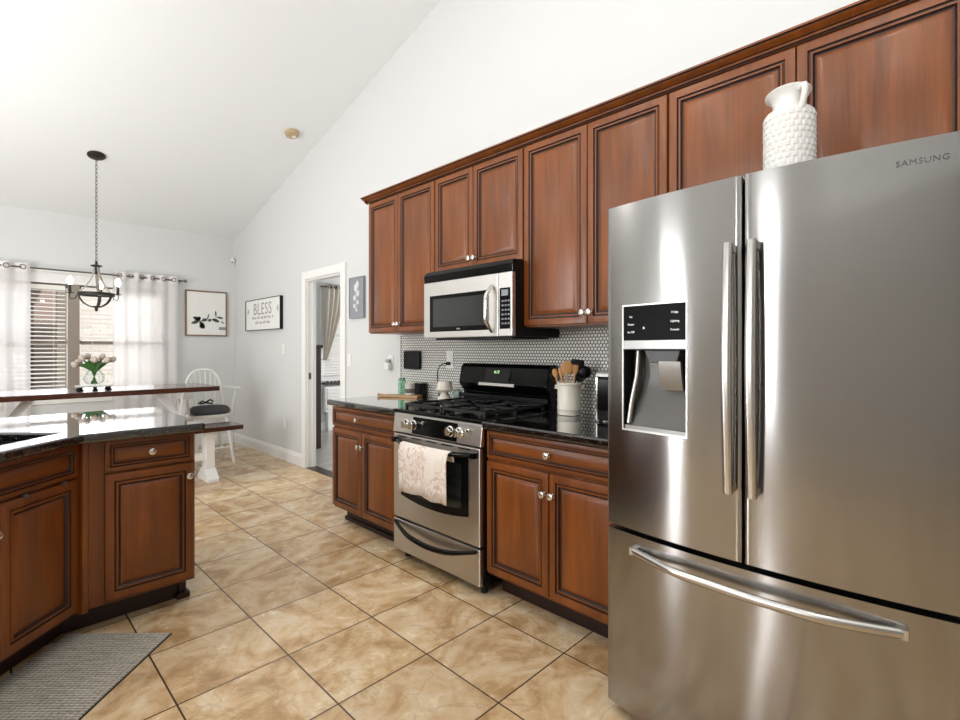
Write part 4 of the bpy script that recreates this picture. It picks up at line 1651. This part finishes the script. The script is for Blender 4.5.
# ================================================================== DINING TABLE, BENCH, CHAIR
TX0, TX1, TY0, TY1, TZ = -.16, 1.76, 5.50, 6.22, .905
t = thing('dining_table', 'long counter-height table with a dark walnut top and white trestle legs', 'table', (.8, 5.86, 0))
bx(TX0, TX1, TY0, TY1, TZ - .048, TZ).build('tabletop', M['table_top'], t, True, bevel=.006)
for tx in (.10, 1.50):
    m = MB()
    m.prism([(TY0 + .10, TZ - .048), (TY1 - .10, TZ - .048), (TY1 - .10, TZ - .08), (TY1 - .16, TZ - .13), (TY0 + .16, TZ - .13), (TY0 + .10, TZ - .08)], tx - .05, tx + .05, 'x')
    lg = m.build('trestle', M['white_paint'], t, True, bevel=.004)
    m = MB()
    ym = (TY0 + TY1) / 2
    m.prism([(TY0 + .16, TZ - .13), (TY0 + .25, TZ - .13), (TY1 - .16, .09), (TY1 - .25, .09)], tx - .04, tx - .001, 'x')
    m.build('cross_leg', M['white_paint'], lg, True, bevel=.003)
    m = MB()
    m.prism([(TY1 - .25, TZ - .13), (TY1 - .16, TZ - .13), (TY0 + .25, .09), (TY0 + .16, .09)], tx + .001, tx + .04, 'x')
    m.build('cross_leg', M['white_paint'], lg, True, bevel=.003)
    m = MB()
    m.prism([(TY0 + .05, 0), (TY1 - .05, 0), (TY1 - .05, .04), (TY1 - .14, .09), (TY0 + .14, .09), (TY0 + .05, .04)], tx - .05, tx + .05, 'x')
    m.build('foot', M['white_paint'], lg, True, bevel=.004)
bx(.14, 1.46, 5.83, 5.89, .40, .50).build('stretcher', M['white_paint'], t, True, bevel=.004)
m = MB().prism([(1.24, TZ - .06), (1.32, TZ - .06), (1.46, .64), (1.46, .56)], 5.835, 5.885, 'y')
m.build('brace', M['white_paint'], t, True)
m = MB().prism([(.36, TZ - .06), (.28, TZ - .06), (.14, .64), (.14, .56)], 5.835, 5.885, 'y')
m.build('brace', M['white_paint'], t, True)

BY0, BY1, BZ = 5.15, 5.48, .532
t = thing('bench', 'dark walnut topped bench with white legs along the near side of the table', 'bench', (.8, 5.3, 0))
bx(-.24, 1.87, BY0, BY1, BZ - .045, BZ).build('bench_seat', M['table_top'], t, True, bevel=.006)
for tx in (.05, 1.595):
    m = MB()
    m.box(tx - .045, tx + .045, BY0 + .06, BY1 - .06, BZ - .105, BZ - .045)
    m.box(tx - .04, tx + .04, BY0 + .10, BY1 - .10, .12, BZ - .105)
    m.prism([(BY0 + .0, 0), (BY1 - .0, 0), (BY1 - .0, .035), (BY1 - .10, .12), (BY0 + .10, .12), (BY0 + .0, .035)], tx - .05, tx + .05, 'x')
    m.build('leg', M['white_paint'], t, True, bevel=.004)
bx(.09, 1.555, 5.29, 5.34, .2, .27).build('stretcher', M['white_paint'], t, True, bevel=.003)

# windsor arm chair, counter height
qx, qy = 1.835, 6.10
t = thing('windsor_chair', 'white bow-back windsor counter chair with arms at the far right end of the table', 'chair', (qx, qy, 0))
SZ = .56
m = MB()
rings = []
for z, s_ in ((SZ - .035, .93), (SZ - .012, 1.0), (SZ, .985)):
    ring = []
    for k in range(28):
        a = 2 * PI * k / 28
        c, s2 = math.cos(a), math.sin(a)
        ring.append((qx + .225 * s_ * math.copysign(abs(c) ** .75, c), qy + .205 * s_ * math.copysign(abs(s2) ** .75, s2), z))
    rings.append(ring)
m.loft(rings)
m.build('seat', M['white_paint'], t, True, smooth=45)
feet = [(-.20, -.21), (.20, -.21), (-.20, .17), (.20, .17)]
tops = [(-.14, -.13), (.14, -.13), (-.13, .12), (.13, .12)]


def lerp(a, b, u):
    return a + (b - a) * u


legp = []
for (fx_, fy_), (tx_, ty_) in zip(feet, tops):
    A = Vector((qx + fx_, qy + fy_, 0))
    B = Vector((qx + tx_, qy + ty_, SZ - .02))
    legp.append((A, B))
    MB().tube([A.lerp(B, u) for u in (0, .06, .25, .3, .45, .6, .8, 1)], [.012, .016, .018, .021, .018, .022, .018, .015], 10).build('leg', M['white_paint'], t, True, smooth=50)
for (i, j, u) in ((0, 1, .34), (2, 3, .34), (0, 2, .26), (1, 3, .26)):
    MB().tube([legp[i][0].lerp(legp[i][1], u), (legp[i][0].lerp(legp[i][1], u) + legp[j][0].lerp(legp[j][1], u)) / 2, legp[j][0].lerp(legp[j][1], u)], [.009, .013, .009], 8).build('stretcher', M['white_paint'], t, True, smooth=50)
bowp = []
for i in range(25):
    q = PI * i / 24
    x = -.20 * math.copysign(abs(math.cos(q)) ** .75, math.cos(q))
    zz = SZ + .49 * math.sin(q) ** .62 if 0 < i < 24 else SZ - .01
    bowp.append(Vector((qx + x, qy + .15 + .07 * (zz - SZ) / .49, zz)))
MB().tube(bowp, .013, 10).build('back_bow', M['white_paint'], t, True, smooth=60)
for x in (-.135, -.082, -.028, .028, .082, .135):
    zt = SZ + .49 * math.sqrt(max(0, 1 - (abs(x) / .20) ** 2.67)) ** .62
    MB().tube([(qx + x * .8, qy + .155, SZ - .01), (qx + x, qy + .155 + .07 * (zt - SZ) / .49, zt)], [.0075, .006], 8).build('spindle', M['white_paint'], t, True, smooth=60)
for s_ in (-1, 1):
    m = MB()
    az = SZ + .275
    path = [(s_ * .205, .185), (s_ * .235, .10), (s_ * .25, .0), (s_ * .262, -.12), (s_ * .268, -.17)]
    wd = [.012, .018, .022, .032, .018]
    rings = []
    for (x, y), w_ in zip(path, wd):
        rings.append([(qx + x - w_, qy + y, az), (qx + x + w_, qy + y, az), (qx + x + w_, qy + y, az + .018), (qx + x - w_, qy + y, az + .018)])
    m.loft(rings)
    m.build('arm', M['white_paint'], t, True, smooth=40, bevel=.003)
    MB().tube([(qx + s_ * .213, qy - .07, SZ - .01), (qx + s_ * .257, qy - .10, az + .004)], [.012, .010], 8).build('arm_post', M['white_paint'], t, True, smooth=60)
t = thing('seat_cushion', 'charcoal grey tie-on cushion on the white windsor chair', 'cushion', (qx, qy, SZ + .0005))
m = MB()
rings = []
for z, s_ in ((.0, .80), (.008, .93), (.03, 1.0), (.06, .97), (.082, .86), (.09, .6), (.092, .2)):
    ring = []
    for k in range(32):
        a = 2 * PI * k / 32
        c, s2 = math.cos(a), math.sin(a)
        ring.append((qx + .196 * s_ * math.copysign(abs(c) ** .6, c), qy - .035 + .165 * s_ * math.copysign(abs(s2) ** .6, s2), SZ + .001 + z))
    rings.append(ring)
m.loft(rings)
m.build('cushion_pad', M['greyfab'], t, True, smooth=60)
for pts in ([(-.07, .13, .10), (-.03, .12, .135), (.0, .115, .115), (.05, .11, .145), (.08, .115, .12)], [(.0, .115, .115), (.04, .10, .105), (.07, .09, .10)], [(0, .115, .115), (-.03, .105, .108), (-.055, .10, .102)]):
    MB().tube([(qx + p[0], qy + p[1], SZ + p[2]) for p in pts], .010, 6).build('tie', M['black_satin'], t, True, smooth=60)

# tray with vase and tulips
vx, vy = .765, 5.80
t = thing('serving_tray', 'small pale footed tray under the tulip vase on the dining table', 'tray', (vx, vy, TZ + .0005))
m = MB().box(vx - .135, vx + .135, vy - .085, vy + .085, TZ + .032, TZ + .044)
m.build('tray_top', M['tray'], t, True, bevel=.004)
for dx in (-.105, .0, .105):
    for dy in (-.055, .055):
        if dx == 0 and dy > 0:
            continue
        MB().lathe([(.022, 0), (.024, .006), (.012, .016), (.016, .026), (.022, .032)], (vx + dx, vy + dy, TZ + .0005), 'z', 14).build('tray_foot', M['black_satin'], t, True, smooth=40)
VZ = TZ + .0445
t = thing('glass_vase', 'round clear glass vase of tulips on the footed tray', 'vase', (vx, vy, VZ))
m = MB().lathe([(.03, .0), (.05, .003), (.075, .025), (.084, .06), (.080, .09), (.066, .118), (.055, .132), (.053, .134), (.050, .131), (.062, .116), (.076, .09), (.080, .06), (.071, .028), (.045, .008), (.01, .006)], (vx, vy, VZ), 'z', 32)
m.build('vase_bowl', M['vase_glass'], t, True, smooth=50)
rv = Vector((.99, -.13, 0))
fv = Vector((.13, .99, 0))
spots = [(-.155, .185, 0, 'outermost at the left, drooping low'), (-.10, .235, -.02, 'tallest on the left side'), (-.055, .245, .03, 'second from the tall left bloom'), (.0, .215, -.03, 'in the middle front'), (.062, .24, .02, 'tallest on the right side'), (.10, .215, -.02, 'just right of the tall right bloom'), (.15, .22, .01, 'outermost at the right'), (-.125, .20, .03, 'low between the two leftmost blooms'), (.03, .20, .04, 'low behind the middle bloom')]
for i, (dx, dz, df, where) in enumerate(spots):
    dx = dx * .78 + .004
    base = Vector((vx, vy, VZ + .012)) - rv * dx * .20 - fv * df * .3
    neck = Vector((vx, vy, VZ + .13)) + rv * dx * .16 + fv * df * .4
    top = Vector((vx, vy, VZ + dz)) + rv * dx + fv * df
    tt = thing('tulip', 'pale pink tulip in the glass vase, ' + where, 'flower', tuple(base), 0, 'tulips in the glass vase')
    pts = [base, base.lerp(neck, .5), neck, neck.lerp(top, .5) + Vector((0, 0, .012)), top]
    MB().tube(pts, .0042, 6).build('stem', M['stem'], tt, True, smooth=60)
    dvv = (top - neck).normalized()
    m = MB()
    qx_ = dvv.cross(fv).normalized()
    qy_ = dvv.cross(qx_).normalized()
    rings = []
    for u, r in ((0, .006), (.15, .020), (.4, .027), (.7, .024), (.92, .014), (1, .004)):
        rings.append([top + dvv * (.064 * u - .006) + qx_ * r * (1 + .12 * math.cos(3 * a)) * math.cos(a) + qy_ * r * (1 + .12 * math.cos(3 * a)) * math.sin(a) for a in [2 * PI * k / 15 for k in range(15)]])
    m.loft(rings)
    m.build('bloom', M['petal'], tt, True, smooth=60)
    for sd in (-1, 1):
        m = MB()
        tip = neck + (top - neck) * .8 + rv * sd * .014 + fv * sd * .012 + Vector((0, 0, .012))
        rr2 = []
        for k in range(7):
            u = k / 6
            c = neck.lerp(tip, u) + Vector((0, 0, .02 * math.sin(PI * u)))
            w_ = .015 * math.sin(PI * min(.97, u * .9 + .08))
            rr2.append([c + qx_ * w_ + qy_ * .001, c + qy_ * .004, c - qx_ * w_ + qy_ * .001, c - qy_ * .001])
        m.loft(rr2)
        m.build('leaf', M['stem'], tt, True, smooth=60)

# ================================================================== PENINSULA
PY = 2.757
t = thing('base_cabinet', 'cherry wood peninsula cabinet with one drawer above one door', 'cabinet', (.345, PY, 0), 0)
W = .425
bx(.0, W, .019, .60, .125, .874).build('cabinet_box', M['wood'], t, bevel=.002)
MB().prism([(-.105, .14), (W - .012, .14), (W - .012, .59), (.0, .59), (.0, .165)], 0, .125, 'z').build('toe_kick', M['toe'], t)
m = MB().box(W - .045, W - .0115, .12, .1395, .03, .125)
m.prism([(W - .055, .11), (W + .004, .11), (W + .004, .16), (W - .0115, .16), (W - .0115, .1395), (W - .055, .1395)], .0, .03, 'z')
m.build('corner_foot', M['toe'], t, bevel=.003)
cdoor(t, .057, W - .010, .728, .868, [(.235, .80)], True)
cdoor(t, .057, W - .010, .143, .716, [(W - .032, .655)])
# angled sink cabinet; local x along the face towards the right
Lk = 1.15
ang = PI / 4
fx0, fy0 = .335 - Lk * .7071, 2.785 - Lk * .7071
t = thing('sink_cabinet', 'cherry wood sink cabinet set at an angle, left of the peninsula cabinet', 'cabinet', (fx0, fy0, 0), ang)
bx(0, Lk - .012, .019, .55, .125, .72).build('cabinet_box', M['wood'], t, bevel=.002)
m = MB().box(0, Lk - .012, .019, .045, .72, .874)
m.build('face_frame', M['wood'], t)
MB().prism([(.02, .13), (Lk + .036, .13), (Lk - .01, .16), (Lk - .02, .54), (.02, .54)], 0, .125, 'z').build('toe_kick', M['toe'], t)
xr = Lk - .040
xl = xr - .348
cdoor(t, xl, xr, .143, .716)
cdoor(t, xl - .356, xl - .008, .143, .716, [(xl - .034, .612)])
cdoor(t, xl - .356, xr, .728, .868, None, True, name='false_drawer_front')
for hx_ in (xl + .10, xr - .07):
    bx(hx_ - .010, hx_ + .010, -.004, .012, .708, .724).build('door_bumper', M['gunmetal'], t, bevel=.002)
m = MB()
m.prism([(Lk - .012, .001), (Lk - .004, -.006), (Lk + .001, -.0135), (Lk + .04, .03), (Lk - .012, .05)], .11, .874, 'z')
m.build('corner_post', M['wood'], t, bevel=.003)
t = thing('countertop', 'black granite peninsula countertop with a clipped front and the sink cut in', 'countertop', (.2, 3.1, .875))
OV = .040
dl_ = 2.45 - .0
diag = lambda x: x + 2.40
CY0 = 2.708
xb = CY0 - 2.395
outer = [(.80, CY0), (xb, CY0), (-.55, -.55 + 2.395), (-1.4, 2.1), (-1.4, 3.70), (.80, 3.70)]
# slab with a sink hole: corner points of the hole along the diagonal
sc_ = Vector((-.165, 2.73, 0))
ux = Vector((.7071, .7071, 0))
uy = Vector((-.7071, .7071, 0))
def sp(a, b):
    p = sc_ + ux * a + uy * b
    return (p.x, p.y)
hole = [sp(-.38, -.22), sp(.38, -.22), sp(.38, .22), sp(-.38, .22)]
m = MB()
bm = m.bm
for z, flip in ((.915, False), (.875, True)):
    vo = m.verts([(p[0], p[1], z) for p in outer])
    vh = m.verts([(p[0], p[1], z) for p in hole])
    eds = []
    for L_ in (vo, vh):
        for i in range(len(L_)):
            eds.append(bm.edges.new((L_[i], L_[(i + 1) % len(L_)])))
    bmesh.ops.triangle_fill(bm, edges=eds, use_beauty=True, use_dissolve=False)
    if z == .915:
        to, th_ = vo, vh
    else:
        for A, B in ((to, vo), (th_, vh)):
            for i in range(len(A)):
                m.face([A[i], A[(i + 1) % len(A)], B[(i + 1) % len(A)], B[i]])
m.build('slab', M['granite'], t, True, bevel=.010, bseg=3)
t = thing('kitchen_sink', 'black undermount sink basin in the angled countertop at the left edge', 'sink', (sc_.x, sc_.y, .722), ang)
m = MB()
w2, d2, zt_, zb_2 = .395, .235, .8745, .722
m.box(-w2, w2, -d2, -d2 + .012, zb_2, zt_).box(-w2, w2, d2 - .012, d2, zb_2, zt_)
m.box(-w2, -w2 + .012, -d2 + .012, d2 - .012, zb_2, zt_).box(w2 - .012, w2, -d2 + .012, d2 - .012, zb_2, zt_)
m.box(-w2 + .012, w2 - .012, -d2 + .012, d2 - .012, zb_2, zb_2 + .01)
m.build('basin', M['black_satin'], t, rot=Matrix.Translation((0, 0, -.722)))
MB().lathe([(.045, .011), (.045, .014), (.03, .013), (.02, .011)], (0, 0, 0), 'z', 20).build('drain', M['chrome'], t, smooth=40)

# floor mat
A = Vector((.609, 2.545, 0))
d1 = Vector((-.7071, -.7071, 0))
d2v = Vector((-.7071, .7071, 0))
t = thing('floor_mat', 'grey woven kitchen mat on the tile floor in front of the angled sink cabinet', 'mat', tuple(A), 0)
m = MB()
Wm, Lm = .455, 1.0
c = [A, A + d1 * Lm, A + d1 * Lm + d2v * Wm, A + d2v * Wm]
m.prism([(p.x, p.y) for p in c], .0005, .009, 'z')
mo = m.build('mat_surface', M['mat'], t, True, bevel=.003)
c2 = [A - d1 * .004 - d2v * .004, A + d1 * (Lm + .004) - d2v * .004, A + d1 * (Lm + .004) + d2v * (Wm + .004), A - d1 * .004 + d2v * (Wm + .004)]
m = MB().prism([(p.x, p.y) for p in c2], .0003, .004, 'z')
m.build('mat_backing', M['black_rubber'], t, True)

# ================================================================== ROOM BEYOND THE DOORWAY
t = thing('bed', 'dark wood bed post and footboard standing just beyond the doorway', 'bed', (3.06, 6.0, 0))
m = MB().box(3.045, 3.13, 5.955, 6.04, 0, 1.30)
m.build('bed_post', M['espresso'], t, True, bevel=.006)
m = MB().loft([[(x0, y0, z) for x0, y0 in ((3.04 - e, 5.95 - e), (3.135 + e, 5.95 - e), (3.135 + e, 6.045 + e), (3.04 - e, 6.045 + e))] for z, e in ((1.30, 0), (1.315, .012), (1.335, .014), (1.345, .004))])
m.build('post_cap', M['espresso'], t, True)
bx(2.75, 3.045, 5.98, 6.02, .25, 1.05).build('footboard', M['espresso'], t, True)
bx(2.67, 2.75, 5.955, 6.04, 0, 1.2).build('bed_post', M['espresso'], t, True)

# grommet drape tied back
t = thing('drape', 'greige grommet drape tied back to the left in the room beyond the doorway', 'curtain', (3.9, YF - .09, .6))
m = MB()
rows = []
N = 11
for j in range(N + 1):
    u = j / N
    z = 2.32 - u * (2.32 - 1.12)
    xl_ = 3.80 + .0 * u
    wr = .30 * (1 - u ** 1.6) + .045
    rows.append([(xl_ - .02 * u + wr * i / 30, YF - .10 + .022 * math.sin(2 * PI * 4 * i / 30), z) for i in range(31)])
m.loft(rows, cap=False, closed=False)
o = m.build('drape_panel', M['drape'], t, True, smooth=60, fix=False)
md = o.modifiers.new('thick', 'SOLIDIFY'); md.thickness = .004
for k in range(3):
    xx = 3.87 + k * .1
    q = [(xx + .024 * math.cos(a), YF - .13, 2.27 + .024 * math.sin(a)) for a in [2 * PI * i / 14 for i in range(14)]]
    MB().tube(q, .005, 6, True).build('grommet', M['bronze'], t, True)
MB().tube([(3.76, YF - .07, 1.13), (3.80, YF - .135, 1.12), (3.86, YF - .135, 1.12), (3.88, YF - .08, 1.13)], .008, 6).build('tieback', M['drape'], t, True)
t = thing('curtain_rod', 'dark curtain rod above the window beyond the doorway', 'curtain rod', (4.3, YF - .10, 2.27))
MB().tube([(3.74, YF - .10, 2.27), (4.95, YF - .10, 2.27)], .010, 8).build('rod', M['bronze'], t, True, smooth=60)
for xx in (3.77, 4.92):
    bx(xx - .006, xx + .006, YF - .10, YF - .0005, 2.262, 2.278).build('bracket', M['bronze'], t, True)
t = thing('wall_shelf', 'dark slim shelf rail under the window beyond the doorway', 'shelf', (4.3, YF - .06, .80))
bx(3.80, 4.85, YF - .12, YF - .0005, .735, .765).build('shelf_board', M['espresso'], t, True)
m = MB()
for k in range(16):
    m.box(3.83 + k * .063, 3.86 + k * .063, YF - .118, YF - .10, .765, .79)
m.build('beading', M['espresso'], t, True)
t = thing('radiator_cover', 'white louvered low cover below the window beyond the doorway', 'radiator cover', (4.3, YF - .1, 0))
bx(3.82, 4.83, YF - .09, YF - .017, .30, .70).build('cover_body', M['white_paint'], t, True)
m = MB()
for k in range(7):
    m.box(3.85, 4.80, YF - .105, YF - .09, .34 + k * .05, .37 + k * .05)
m.build('louvers', M['white_paint'], t, True)
for xx in (3.87, 4.75):
    bx(xx, xx + .05, YF - .085, YF - .02, 0, .30).build('leg', M['white_paint'], t, True)

bpy.context.view_layer.update()
